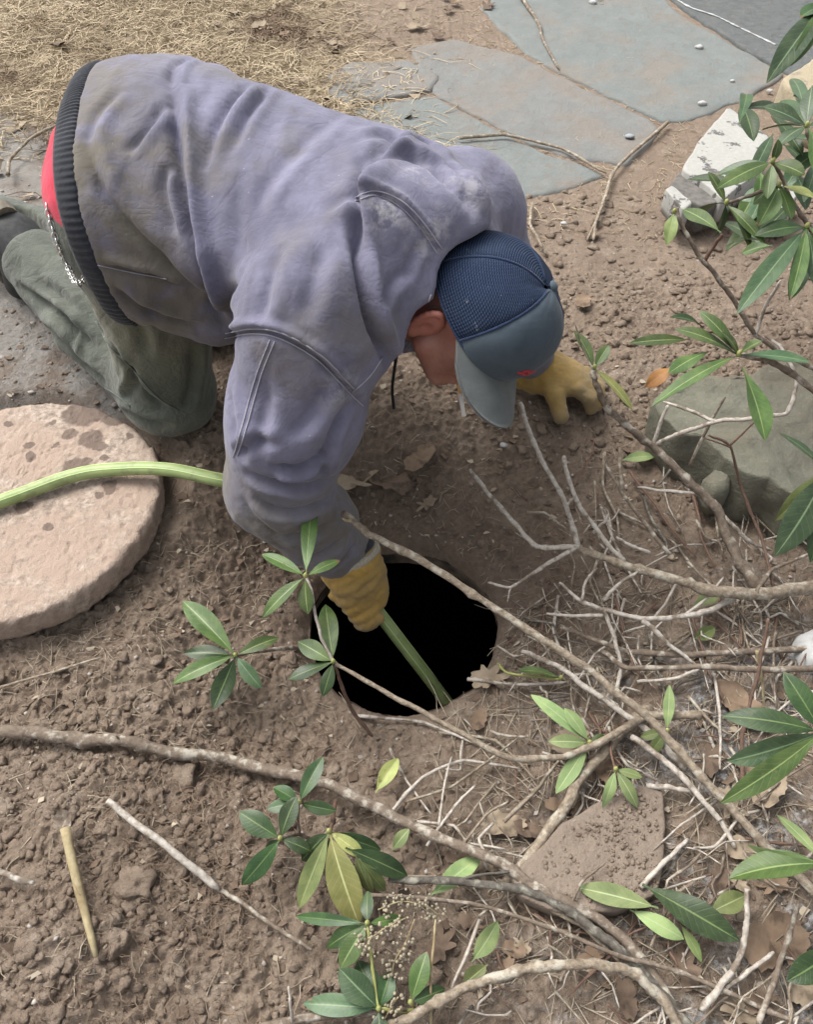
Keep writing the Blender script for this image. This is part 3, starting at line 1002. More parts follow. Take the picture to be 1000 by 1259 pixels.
# sleeves
fj.cone(shR, shR * 0.5 + elR * 0.5, 0.104, 0.098, 0.045)
fj.cone(shR * 0.5 + elR * 0.5, elR, 0.098, 0.080, 0.03)
fj.cone(elR, elR * 0.5 + wrR * 0.5, 0.079, 0.069, 0.022)
fj.cone(elR * 0.5 + wrR * 0.5, wrR, 0.071, 0.050, 0.02)
fj.cone(shL, elL, 0.090, 0.078, 0.045)
fj.cone(elL, wrL + 0.05 * nrm(elL - wrL), 0.078, 0.052, 0.03)
# hood lying round the neck
nk = nrm(hc - cc)
fj.cone(cc + 0.05 * dor - 0.02 * sp, H(0.0, -0.075, -0.055) + 0.0 * dor, 0.120, 0.086, 0.05)
hood_a = P(446, 300, 0.60); hood_b = P(487, 432, 0.43)
fj.cone(P(470, 270, 0.635), P(505, 395, 0.50), 0.052, 0.040, 0.035)
fj.cone(P(505, 395, 0.50), P(494, 436, 0.455), 0.042, 0.022, 0.02)
fj.cone(P(470, 270, 0.635), P(560, 262, 0.63), 0.050, 0.050, 0.04)
# opening for neck and head
fj.ell(H(0.0, -0.01, 0.02), HM, (0.094, 0.112, 0.115), 0.012, 'sub')
fj.ell(H(0.045, 0.02, -0.06), HM, (0.080, 0.095, 0.088), 0.012, 'sub')
hemN = nrm((1.0, 0.06, 0.10))
fj.ell(H(0.085, -0.02, -0.02), HM, (0.045, 0.045, 0.045), 0.012, 'sub')
hemP = np.array([-0.487, 1.29, 0.60])
fj.half(hemP, hemN)
JV, JF = fj.mesh(3)
jt = bvh(JV, JF)

# ---- cloth detail on the jacket
jn = vnormals(JV, JF)
loc = JV - pc
al = loc @ sp; la = loc @ lat; do = loc @ dor
aniso = np.stack([al * 7 + la * 3.5, la * 3.0 - al * 1.0, do * 5], -1)
JV = JV + jn * (0.009 * fbm(aniso, 3, 81) + 0.006 * (0.6 - np.abs(fbm(aniso * 1.9 + 3.1, 2, 82))))[:, None]
js = [
    # back, from the hem forward
    ([(213, 105), (218, 170), (224, 230), (240, 300), (262, 365), (276, 405)], 0.020, 0.011, 0.9),
    ([(203, 125), (180, 160), (156, 190)], 0.009, 0.009), ([(205, 200), (200, 235), (215, 290)], 0.010, 0.009),
    ([(312, 96), (285, 125), (262, 165), (250, 215)], 0.012, 0.010), ([(355, 92), (325, 115), (300, 150), (285, 190)], 0.009, 0.009),
    ([(495, 158), (460, 195), (430, 232), (395, 262)], 0.012, 0.013), ([(420, 140), (380, 170), (330, 225), (300, 290)], 0.007, 0.016),
    ([(108, 175), (125, 230), (165, 285), (215, 330), (245, 360)], 0.012, 0.011, 0.7),
    ([(120, 325), (165, 335), (210, 345), (245, 358)], 0.010, 0.008, 0.9), ([(128, 345), (165, 375), (215, 395), (250, 402)], 0.012, 0.010),
    ([(240, 70), (216, 80), (210, 112)], 0.007, 0.009), ([(150, 110), (120, 140), (104, 185)], 0.006, 0.010),
    ([(345, 300), (330, 345), (320, 395)], 0.008, 0.013), ([(300, 330), (285, 370), (282, 405)], 0.008, 0.011),
    ([(400, 300), (385, 350), (375, 400)], 0.006, 0.014), ([(300, 210), (290, 265), (300, 320)], 0.006, 0.015),
    ([(430, 175), (470, 165), (520, 175), (560, 200)], 0.007, 0.012), ([(545, 190), (575, 230), (600, 270)], 0.010, 0.011),
    ([(500, 190), (545, 215), (575, 250), (585, 275)], 0.008, 0.010),
    # hood
    ([(446, 190), (436, 230), (437, 275), (444, 325), (456, 385), (472, 430), (480, 446)], 0.022, 0.010, 0.5),
    ([(437, 246), (462, 238), (490, 250), (515, 275), (540, 312)], 0.007, 0.005, 0.9),
    ([(500, 330), (480, 350), (465, 380)], 0.006, 0.010), ([(520, 300), (505, 320), (500, 345)], 0.006, 0.008),
    ([(455, 205), (500, 190), (540, 205), (560, 235)], 0.010, 0.010),
    # arm hole and sleeve
    ([(276, 414), (310, 408), (345, 414), (390, 440), (430, 480), (448, 498)], 0.008, 0.006, 0.9),
    ([(400, 470), (385, 505), (360, 540)], 0.010, 0.013), ([(432, 492), (415, 520), (400, 560), (398, 590)], 0.010, 0.010),
    ([(330, 470), (322, 520), (310, 560)], 0.007, 0.014),
    ([(402, 560), (370, 578), (335, 575)], 0.014, 0.009), ([(405, 592), (370, 600), (325, 592), (300, 580)], 0.012, 0.009),
    ([(408, 612), (375, 628), (340, 628), (310, 610)], 0.010, 0.008), ([(415, 640), (385, 655), (345, 660), (315, 640)], 0.010, 0.009),
    ([(425, 660), (400, 680), (370, 690)], 0.008, 0.008), ([(290, 560), (315, 545), (345, 548)], 0.008, 0.010),
    ([(295, 610), (320, 650), (350, 675)], 0.006, 0.012), ([(436, 668), (420, 690), (398, 705)], 0.007, 0.006),
    ([(282, 480), (288, 530), (300, 570)], 0.006, 0.012),
]
JV = folds(JV, JF, [(q[0], q[1] * 1.3, q[2] * 0.95) + tuple(q[3:]) for q in js])
w1 = fbm(np.stack([al * 26 + la * 9, la * 9 - al * 3, do * 14], -1), 3, 83)
JV = JV + vnormals(JV, JF) * (0.0016 * (0.5 - np.abs(w1)) * 2 + 0.0007 * fbm(JV * 60, 2, 84))[:, None]
JV = relax(JV, JF, 1, 0.35)
jt = bvh(JV, JF)
jn = vnormals(JV, JF)
loc = JV - pc
al = loc @ sp
# grime round the hem, flank and cuffs; chalky wear on the shoulders and hood
def nearpx(px, py, rad):
    h, n_, i, t = jt.ray_cast(Vector(CP), Vector(ray(px, py)).normalized())
    return np.clip(1 - np.linalg.norm(JV - np.array(h), axis=1) / rad, 0, 1) if h is not None else 0
hd_ = (JV - hemP) @ hemN
patch = fbm(JV * 7.0, 4, 95)
dirtJ = np.clip(0.85 * (1 - sstep(hd_ + 0.05 * patch, 0.03, 0.15)) + nearpx(165, 340, 0.14) * 1.4 + nearpx(230, 370, 0.10) * 1.2 + 0.9 * sstep(0.40 - JV[:, 2] + 0.06 * patch, 0, 0.16)
                + nearpx(140, 230, 0.12) * 0.8 + 0.55 * sstep(patch, 0.12, 0.5), 0, 1)
wearJ = np.clip(nearpx(475, 262, 0.045) * 0.9 + nearpx(530, 290, 0.05) * 0.9 + nearpx(520, 210, 0.05) * 0.6 + nearpx(500, 425, 0.04) + nearpx(420, 480, 0.05) * 0.6 + nearpx(330, 650, 0.06) * 0.3 + nearpx(590, 230, 0.06) * 0.6, 0, 1)
jacket = mk('jacket', JV, JF, M_JACKET, person, attrs={'dirt': dirtJ, 'wear': wearJ})
# seams
for pl in ([(437, 248), (462, 241), (490, 253), (515, 278), (538, 312)], [(437, 243), (463, 235), (494, 247), (520, 272), (544, 306)],
           [(276, 416), (310, 411), (345, 417), (390, 443), (430, 484), (446, 499)], [(277, 410), (312, 404), (348, 410), (394, 436), (436, 478)],
           [(338, 420), (322, 460), (305, 520), (292, 560)], [(332, 418), (316, 460), (299, 520), (287, 562)],
           [(434, 482), (455, 462), (470, 440)], [(120, 326), (165, 336), (205, 343)], [(488, 440), (508, 418), (520, 390), (530, 362)]):
    seam(jacket, jt, pl, 0.0011, M_SEAM, 10)

# ---- ribbed waistband following the hem
hc0 = pc - hemN * ((pc - hemP) @ hemN) + np.array([0, 0, -0.02])
e1 = nrm(np.cross(hemN, Z)); e2 = np.cross(hemN, e1)
nb = 960
ths = np.linspace(0, 2 * np.pi, nb, endpoint=False)
def ringrad(off):
    rr = []
    for t in ths:
        d = math.cos(t) * e1 + math.sin(t) * e2
        h, n_, i, dist = jt.ray_cast(Vector(hc0 + off * hemN + d * 0.5), Vector(-d))
        rr.append(0.5 - dist if h is not None else np.nan)
    rr = np.array(rr)
    ok = ~np.isnan(rr)
    rr = np.interp(np.arange(nb), np.where(ok)[0], rr[ok])
    k = np.ones(31) / 31
    for _ in range(2):
        rr = np.convolve(np.concatenate([rr[-40:], rr, rr[:40]]), k, 'same')[40:-40]
    return rr
r0 = ringrad(0.012)
Vb = []
prof = [(0.006, -0.006), (0.005, 0.0005), (0.001, 0.0025), (-0.008, 0.0015), (-0.018, -0.002), (-0.027, -0.006), (-0.032, -0.010), (-0.033, -0.014), (-0.028, -0.018), (-0.01, -0.024)]
rib = 0.0009 * np.sin(ths * 150)
for q, o_ in prof:
    rad = r0 + o_ - 0.002 + rib * (1 if o_ > -0.005 else 0.3)
    Vb.append(hc0 + hemN * q + rad[:, None] * (np.cos(ths)[:, None] * e1 + np.sin(ths)[:, None] * e2))
mk('waistband', np.vstack(Vb), grid_faces(len(prof), nb, True), M_RIB, jacket)

# ---- red shirt showing between the band and the trousers
fs = Field((-0.78, 0.95, 0.25), (-0.30, 1.80, 0.85), 0.006)
fs.cone(hipR - 0.015 * Z, hipL - 0.015 * Z, 0.115, 0.110, 0.03)
fs.ell(pc + np.array([-0.096, -0.030, -0.030]), np.eye(3), (0.080, 0.160, 0.118), 0.05)
fs.half(pc + np.array([-0.1, -0.1, -0.03]), (0.1, -0.25, 1.0))
SV, SF = fs.mesh(2)
SV = SV + vnormals(SV, SF) * (0.004 * fbm(SV * 18, 3, 91))[:, None]
mk('red_shirt', SV, SF, M_RED, person)

# ---- drawstring of the hood
h0 = P(488, 436, 0.44)
dp = catmull([h0, h0 + np.array([-0.004, 0.0, -0.03]), h0 + np.array([-0.008, 0.004, -0.075]), h0 + np.array([-0.006, 0.008, -0.12])], 6)
V_, F_ = tube(dp, 0.0028, 6)
mk('drawstring', V_, F_, M_BLACK, jacket)

# ---- cap
CS = 1.10
cf = np.array([0.06, -0.77, -0.62]); cf = nrm(cf - hu * (cf @ hu)); cr = np.cross(cf, hu)
def HC(x, y, z): return hc + CS * (x * cr + y * cf + z * hu)
def cap_pt(phi, th, off=0.0):
    """phi from the front towards the right ear, th 0 at the rim to pi/2 at the button"""
    f = math.cos(phi)
    a = 0.0855 + off; b = (0.106 if f > 0 else 0.104) + off; h = 0.106 + off + 0.010 * max(f, 0)
    c = math.cos(th) ** 0.78; s_ = math.sin(th) ** 0.92
    zr = 0.020 + 0.016 * f * (1 - math.sin(th))
    return HC(a * math.sin(phi) * c, -0.006 + b * f * c + 0.012 * math.sin(th), zr + h * s_)
cap = empty('cap', (0, 0, 0)); bpy.data.objects.remove(cap)
def panel(name, p0, p1, mat, parent, off=0.0, nu=26, nv=26):
    V_, pu, pv = [], [], []
    for i in range(nu):
        th = (math.pi / 2 * 0.985) * i / (nu - 1)
        for j in range(nv):
            q = j / (nv - 1)
            phi = p0 + (p1 - p0) * q
            edge = min(q, 1 - q)
            pillow = 0.0032 * (1 - (1 - min(edge / 0.10, 1)) ** 2) * math.cos(th) ** 0.4
            V_.append(cap_pt(phi, th, off + pillow + 0.0012 * float(fbm(np.array([[phi * 3, th * 4, 1.7]]), 2, 5)[0])))
            pu.append(phi * math.cos(th)); pv.append(th)
    F_ = grid_faces(nu, nv)
    return mk(name, V_, F_, mat, parent, attrs={'pu': np.array(pu), 'pv': np.array(pv)})
def mat_mesh():
    m, nt, b = ng('cap_mesh')
    n = N(nt)
    v = n.coord('Object')
    u_, w_ = n.attr('pu', 'Fac'), n.attr('pv', 'Fac')
    a = n.math('SINE', n.math('MULTIPLY', w_, 190.0)); a2 = n.math('SINE', n.math('MULTIPLY', u_, 150.0))
    hgt = n.math('ADD', n.math('MULTIPLY', a, 0.7), n.math('MULTIPLY', a2, 0.3))
    f = n.noise(v, 14, 4)
    c = n.mix(n.step(hgt, -0.6, 0.5), (0.006, 0.012, 0.030), (0.026, 0.045, 0.092))
    c = n.mix(n.math('MULTIPLY', n.step(f, 0.4, 0.7), 0.5), c, (0.03, 0.045, 0.075))
    c = n.mix(n.math('MULTIPLY', n.step(n.noise(v, 60, 4, 0.7), 0.66, 0.72), 0.35), c, (0.3, 0.32, 0.34))
    n.l(c, b.inputs['Base Color']); b.inputs['Roughness'].default_value = 0.8
    b.inputs['Specular IOR Level'].default_value = 0.2
    n.l(n.bump(hgt, 0.8, 0.0012), b.inputs['Normal'])
    return m
M_MESH = mat_mesh()
d60 = R(56)
front = panel('cap', -d60, d60, M_CAPF, person, 0.001, 26, 40)
for k in range(4):
    p0 = d60 + k * (2 * math.pi - 2 * d60) / 4; p1 = d60 + (k + 1) * (2 * math.pi - 2 * d60) / 4
    panel('mesh_panel', p0, p1, M_MESH, front)
# seam tapes between the panels
for k in range(5):
    p0 = d60 + k * (2 * math.pi - 2 * d60) / 4
    V_, F_ = tube([cap_pt(p0, t, 0.0012) for t in np.linspace(0, math.pi / 2 * 0.97, 24)], 0.0022, 6)
    mk('seam', V_, F_, M_NAVY, front)
# rim tape
V_, F_ = tube([cap_pt(t, 0.0, 0.001) for t in np.linspace(0, 2 * math.pi, 60)], 0.0026, 6, cap=False)
mk('rim_tape', V_, F_, M_NAVY, front)
# button
bt = cap_pt(0, math.pi / 2 * 0.999, 0.003)
u_ = np.linspace(0, math.pi / 2, 6); V_ = []
for a in u_:
    for t in np.linspace(0, 2 * np.pi, 14, endpoint=False):
        V_.append(bt + 0.0085 * math.cos(a) * (math.cos(t) * hr_ + math.sin(t) * hf) + (0.006 * math.sin(a) - 0.002) * hu)
mk('button', V_, grid_faces(6, 14, True), M_CAPF, front)
# brim
V_ = []
nu, nv = 31, 14
for lay in (0.0, -0.0045):
    for i in range(nv):
        v = i / (nv - 1)
        for j in range(nu):
            u = -1 + 2 * j / (nu - 1)
            b0 = cap_pt(u * d60 * 1.02, 0.0, 0.0)
            ln = 0.072 * (1 - abs(u) ** 2.6) ** 0.5
            k_ = ln / 0.072
            p = b0 + cf * (ln * v) - hu * ((0.012 * v + 0.026 * u * u * v) * k_ + 0.004 * u * u) + hu * (0.003 + lay)
            V_.append(p)
F_ = grid_faces(nv, nu) + [[q + nu * nv for q in f[::-1]] for f in grid_faces(nv, nu)]
e_ = [(nv - 1) * nu + j for j in range(nu)]
for j in range(nu - 1): F_.append([e_[j + 1], e_[j], e_[j] + nu * nv, e_[j + 1] + nu * nv])
mk('brim', V_, F_, M_BRIM, front)
# red emblem stitched low on the front panel
def emb(pl, r):
    V_, F_ = tube([cap_pt(a, b, 0.0048) for a, b in pl], r, 5)
    return V_, F_
mb = MB()
for pl, r in (([(0.10, 0.36), (0.02, 0.41), (-0.08, 0.37), (-0.18, 0.41)], 0.0022), ([(0.15, 0.31), (0.04, 0.34), (-0.06, 0.31), (-0.16, 0.33)], 0.0022), ([(0.04, 0.29), (-0.03, 0.36), (0.0, 0.43)], 0.0018)):
    mb.add(*emb(pl, r))
mk('emblem', *mb.out(), M_EMB, front)
# short grey hair under the rim at the nape
mb = MB()
for k in range(900):
    phi = R(random.uniform(75, 285))
    p0 = cap_pt(phi, 0.0, -0.014) - hu * random.uniform(0.0, 0.030)
    q = nrm(p0 - hc); 
    d = nrm(-hu * 0.8 + q * 0.35 - hf * 0.2 + 0.3 * rng.normal(size=3))
    mb.add([p0, p0 + d * 0.006 + hf * 0.0005, p0 + d * 0.013], [[0, 1, 2]])
mk('hair', *mb.out(), M_HAIR, body, smooth=False)

# ================================================================== hose, gloves, cigarette, chain
handC = P(452, 736, -0.040)
hose_dn = np.array([0.074, 0.771, -0.25])
hd = nrm(hose_dn - handC)
hz = lid_z + 0.0155
hose_pts = [P(-260, 690, hz + .01), P(-120, 655, hz + .005), P(0, 617, hz + 0.003), P(90, 585, hz + 0.004), P(150, 577, hz + 0.010), P(210, 578, hz + 0.020), P(280, 592, hz + 0.015),
            np.array([-0.215, 1.035, 0.09]), np.array([-0.135, 1.00, 0.06]), handC - hd * 0.075 + np.array([0, .01, 0]), handC - hd * 0.02, handC + hd * 0.05, hose_dn, hose_dn + hd * 0.35]
hp = catmull(hose_pts, 14)
M_HOSE = simple('hose_green', (0.215, 0.285, 0.105), (0.30, 0.37, 0.16), 30, 0.45, 0.15, 0.001, c3=(0.205, 0.24, 0.11), s3=32, spec=0.35)
V_, F_ = tube(hp, 0.0125, 20)
hose = mk('hose', V_, F_, M_HOSE, origin=(float(hp[0][0]), float(hp[0][1]), float(hp[0][2]) - 0.0125))
tag(hose, 'green garden hose running over the round lid and down into the hole', 'hose')
# couple of raised stripes along the hose
M_STRIPE = simple('hose_stripe', (0.40, 0.53, 0.22), (0.48, 0.60, 0.28), 30, 0.5, 0.1)
T_ = np.gradient(hp, axis=0); T_ /= np.linalg.norm(T_, axis=1)[:, None]
for sgn, zz in ((-1, 0.6), (1, 0.8)):
    sd_ = np.cross(T_, Z); sd_ /= np.linalg.norm(sd_, axis=1)[:, None] + 1e-9
    upv = np.cross(sd_, T_)
    off = nrm([1, 0, 0])
    o_ = 0.0118 * (sgn * sd_ * math.sqrt(1 - zz * zz) + upv * zz)
    V_, F_ = tube(hp[:-16] + o_[:-16], 0.0015, 5)
    mk('stripe', V_, F_, M_STRIPE, hose)

def mkglove(V_, F_, name='glove'):
    n_ = vnormals(V_, F_)
    V_ = V_ + n_ * (0.0035 * (0.4 - np.abs(fbm(V_ * 38, 3, 33))) + 0.0012 * fbm(V_ * 110, 2, 34))[:, None]
    return V_
# right glove, closed round the hose
w = nrm(handC - wrR)
fg_ = Field(handC - 0.16, handC + 0.16, 0.0038)
cuff0 = wrR + w * 0.012; cuff1 = wrR + w * 0.052
fg_.cone(cuff0, cuff1, 0.0565, 0.049, 0.01)
wq = nrm(w - hd * (w @ hd))
fg_.ell(handC - w * 0.010, (wq, hd, np.cross(wq, hd)), (0.046, 0.044, 0.036), 0.02)
for q, rr in ((0.012, 0.060), (0.026, 0.057), (0.040, 0.056), (0.054, 0.053)):        # gathered cuff
    c_ = wrR + w * q
    n1 = nrm(np.cross(w, Z)); n2 = np.cross(w, n1)
    rg = [c_ + w * 0.006 * math.sin(3 * t + q * 90) + (rr - 0.006) * (math.cos(t) * n1 + math.sin(t) * n2) for t in np.linspace(0, 2 * np.pi, 22)]
    fg_.chain(rg, [0.0062] * 22, 0.006)
side0 = nrm(np.cross(hd, w)); fo = nrm(np.cross(side0, hd))
for k in range(4):
    c_ = handC + fo * 0.012 + hd * (0.032 - 0.0205 * k)
    arc = [c_ + 0.0275 * (math.cos(t) * fo + math.sin(t) * side0) for t in np.linspace(R(-95), R(150), 8)]
    fg_.chain(arc, [0.0125, 0.0122, 0.012, 0.0118, 0.0115, 0.011, 0.0105, 0.010], 0.004)
th_ = [handC - w * 0.01 + side0 * 0.03 - hd * 0.02, handC + fo * 0.005 + side0 * 0.040 - hd * 0.030, handC + fo * 0.030 + side0 * 0.034 - hd * 0.040, handC + fo * 0.045 + side0 * 0.012 - hd * 0.044]
fg_.chain(th_, [0.015, 0.014, 0.0128, 0.011], 0.006)
GV, GF = fg_.mesh(1)
GV = mkglove(GV, GF)
dg = np.clip(0.75 * (1 - sstep(np.abs(np.linalg.norm(GV - (wrR + w * 0.05), axis=1)), 0.04, 0.075)) * 0.4 + 0.25 + 0.5 * sstep(((GV - handC) @ w), 0.0, 0.04), 0, 1)
gl = mk('glove', GV, GF, M_GLOVE, person, attrs={'dirt': dg, 'wear': np.zeros(len(GV))})
rg = np.array([wrR + w * 0.004 + 0.0545 * (math.cos(t) * n1 + math.sin(t) * n2) for t in np.linspace(0, 2 * np.pi, 40)])
V_, F_ = tube(rg, 0.0085, 8, cap=False, jitter=0.1)
mk('fleece_lining', V_, F_, M_FLEECE, gl)
# dark knit cuff of the sleeve
rg = np.array([wrR - w * 0.012 + 0.050 * (math.cos(t) * n1 + math.sin(t) * n2) for t in np.linspace(0, 2 * np.pi, 40)])
V_, F_ = tube(rg, 0.0085, 8, cap=False)
mk('sleeve_cuff', V_, F_, M_RIB, jacket)
# left glove, palm down on the soil
zg = float(hfin(wrL[0] + 0.05, wrL[1])[0])
fgl = Field(wrL - 0.18, wrL + np.array([0.24, 0.16, 0.16]), 0.004)
W0 = P(655, 452, zg + 0.050); K0 = P(704, 468, zg + 0.048); 
fd = nrm(K0 - W0); sdv = nrm(np.cross(Z, fd))          # away from the camera
fgl.cone(W0 - fd * 0.055 + Z * 0.02, W0 + fd * 0.03, 0.054, 0.047, 0.015)
fgl.ell((W0 + K0) / 2 + fd * 0.015, (fd, sdv, Z), (0.064, 0.052, 0.034), 0.02)
for k, (ln, sp_) in enumerate(((0.066, -0.025), (0.074, -0.008), (0.072, 0.009), (0.060, 0.026))):
    b0 = K0 + sdv * sp_ * 1.0 - fd * 0.005
    dv_ = nrm(fd + sdv * sp_ * 1.0)
    pts_ = [b0, b0 + dv_ * ln * 0.42 + Z * 0.004, b0 + dv_ * ln * 0.82 - Z * 0.010, b0 + dv_ * ln * 0.92 - Z * 0.034]
    fgl.chain(pts_, [0.0165, 0.0155, 0.0148, 0.013], 0.004)
tb = (W0 + K0) / 2 - sdv * 0.03
tt = P(690, 512, zg + 0.014)
fgl.chain([tb, tb * 0.5 + tt * 0.5 + Z * 0.012, tt], [0.020, 0.0185, 0.016], 0.008)
for q in (-0.012, 0.004, 0.018):
    rgp = [W0 + fd * q + (0.047) * (math.cos(t) * sdv + math.sin(t) * Z) for t in np.linspace(0, 2 * np.pi, 20)]
    fgl.chain(rgp, [0.006] * 20, 0.006)
GV, GF = fgl.mesh(1)
GV = mkglove(GV, GF)
GV[:, 2] = np.maximum(GV[:, 2], zg - 0.012)
dg = np.clip(0.45 + 0.6 * sstep((GV - K0) @ fd, -0.02, 0.05) + 0.4 * sstep(zg + 0.04 - GV[:, 2], 0, 0.04), 0, 1)
mk('glove', GV, GF, M_GLOVE, person, attrs={'dirt': dg, 'wear': np.zeros(len(GV))})
# cigarette
M_PAPER = simple('cigarette_paper', (0.62, 0.60, 0.56), (0.78, 0.77, 0.74), 80, 0.9, 0.2)
M_FILTER = simple('cigarette_filter', (0.45, 0.25, 0.10), (0.55, 0.33, 0.15), 80, 0.9, 0.2)
mouth = H(0.012, 0.088, -0.060)
cd_ = nrm(hf * 0.9 + hr_ * 0.25 - hu * 0.15)
cg = empty('cigarette', mouth, 'thin white cigarette held in the mouth under the cap brim', 'cigarette')
mk('filter', *tube([mouth - cd_ * 0.004, mouth + cd_ * 0.018], 0.0039, 10), M_FILTER, cg)
mk('paper', *tube([mouth + cd_ * 0.018, mouth + cd_ * 0.055], 0.0038, 10), M_PAPER, cg)
# wallet chain at the hip
cpts = [P(57, 252, 0.545), P(66, 285, 0.50), P(78, 318, 0.455), P(94, 349, 0.42), P(104, 340, 0.425), P(110, 328, 0.44)]
cpx = [(57, 252), (64, 280), (72, 303), (82, 325), (94, 349), (104, 341), (111, 328)]
cpts = []
for q in cpx:
    best = None
    for tr_ in (ttree, bvh(SV, SF)):
        h_, n_, i_, t_ = tr_.ray_cast(Vector(CP), Vector(ray(*q)).normalized())
        if h_ is not None and (best is None or t_ < best): best = t_
    cpts.append(None if best is None else best)
ok_ = [c for c in cpts if c is not None]
cpts = [CP + nrm(ray(*q)) * ((c if c is not None and c < 1.75 else min(ok_)) - 0.007) for q, c in zip(cpx, cpts)]
cl = catmull(cpts, 12)
L_ = np.concatenate([[0], np.cumsum(np.linalg.norm(np.diff(cl, axis=0), axis=1))])
chain = empty('wallet_chain', cpts[3], 'steel link chain hanging at the hip below the red shirt', 'chain')
nl = int(L_[-1] / 0.0085)
for k in range(nl):
    s_ = L_[-1] * (k + 0.5) / nl
    p = np.array([np.interp(s_, L_, cl[:, i]) for i in range(3)])
    q = np.array([np.interp(min(s_ + 0.004, L_[-1]), L_, cl[:, i]) for i in range(3)])
    t = nrm(q - p + 1e-6); a1 = nrm(np.cross(t, (0.3, -0.8, 0.5))); a2 = np.cross(t, a1)
    b_ = a1 if k % 2 else a2
    ring = [p + t * 0.0068 * math.cos(x) + b_ * 0.0042 * math.sin(x) for x in np.linspace(0, 2 * np.pi, 13)]
    mk('link', *tube(ring, 0.0013, 5, cap=False), M_STEEL, chain)

# ================================================================== PLANTS AND BRANCHES
def mat_leaf(name, c1, c2, rib, rough=0.46, spec=0.34, veins=0.10, blotch=None):
    m, nt, b = ng(name)
    n = N(nt)
    v = n.coord('Object')
    lu, lv = n.attr('lu', 'Fac'), n.attr('lv', 'Fac')
    f = n.noise(v, 35, 4, 0.6); f2 = n.noise(v, 240, 3)
    oi = n.new('ShaderNodeObjectInfo')
    c = n.mix(n.step(f, 0.35, 0.68), c1, c2)
    hs = n.new('ShaderNodeHueSaturation')
    n.l(n.math('ADD', n.math('MULTIPLY', oi.outputs['Random'], 0.7), 0.65), hs.inputs['Value'])
    n.l(n.math('ADD', n.math('MULTIPLY', oi.outputs['Random'], 0.03), 0.485), hs.inputs['Hue'])
    n.l(c, hs.inputs['Color']); c = hs.outputs[0]
    al = n.math('ABSOLUTE', lu)
    vn = n.math('SINE', n.math('ADD', n.math('MULTIPLY', lv, 75.0), n.math('MULTIPLY', al, -11.0)))
    c = n.mix(n.math('MULTIPLY', n.step(vn, 0.82, 1.0), veins), c, rib)
    mr = n.math('SUBTRACT', 1.0, n.step(al, 0.025, 0.085))
    c = n.mix(n.math('MULTIPLY', mr, 0.8), c, rib)
    if blotch:
        c = n.mix(n.math('MULTIPLY', n.step(n.noise(v, 55, 4, 0.7), 0.58, 0.68), 0.7), c, blotch)
        oi2 = n.step(n.math('ADD', lv, n.math('MULTIPLY', n.math('SUBTRACT', n.noise(v, 40, 3), 0.5), 0.5)), 0.97, 1.03)
        c = n.mix(n.math('MULTIPLY', oi2, n.step(oi.outputs['Random'], 0.5, 0.6)), c, (0.14, 0.085, 0.04))
    c = n.mix(n.math('MULTIPLY', n.step(n.noise(v, 420, 2), 0.72, 0.78), 0.35), c, (0.5, 0.5, 0.42))
    n.l(c, b.inputs['Base Color'])
    b.inputs['Roughness'].default_value = rough
    b.inputs['Specular IOR Level'].default_value = spec
    hgt = n.math('ADD', n.math('MULTIPLY', n.step(vn, 0.6, 1.0), -0.2), n.math('MULTIPLY', f2, 0.35))
    n.l(n.bump(hgt, 0.35, 0.0012), b.inputs['Normal'])
    return m
RIB = (0.26, 0.33, 0.12)
LM = {
    'd': mat_leaf('leaf_dark', (0.018, 0.040, 0.012), (0.033, 0.066, 0.019), (0.12, 0.17, 0.06), 0.42, 0.38, blotch=(0.05, 0.07, 0.03)),
    'g': mat_leaf('leaf_green', (0.042, 0.074, 0.019), (0.070, 0.110, 0.030), (0.20, 0.26, 0.10), blotch=(0.085, 0.10, 0.035)),
    'b': mat_leaf('leaf_bluish', (0.030, 0.062, 0.025), (0.056, 0.094, 0.042), (0.15, 0.21, 0.11), 0.42, 0.36, blotch=(0.07, 0.095, 0.06)),
    'y': mat_leaf('leaf_yellow', (0.165, 0.185, 0.055), (0.25, 0.255, 0.085), (0.36, 0.37, 0.17), 0.5, 0.35, blotch=(0.12, 0.12, 0.03)),
    'p': mat_leaf('leaf_pale', (0.135, 0.185, 0.075), (0.20, 0.25, 0.105), (0.30, 0.36, 0.18), 0.6, 0.25),
    'o': mat_leaf('leaf_olive', (0.10, 0.13, 0.045), (0.16, 0.19, 0.07), (0.24, 0.27, 0.12), 0.55, 0.3),
    'r': mat_leaf('leaf_rust', (0.13, 0.05, 0.018), (0.22, 0.09, 0.03), (0.25, 0.14, 0.06), 0.6, 0.3),
}
LM_UNDER = mat_leaf('leaf_underside', (0.12, 0.165, 0.075), (0.165, 0.21, 0.10), (0.22, 0.27, 0.13), 0.65, 0.2)
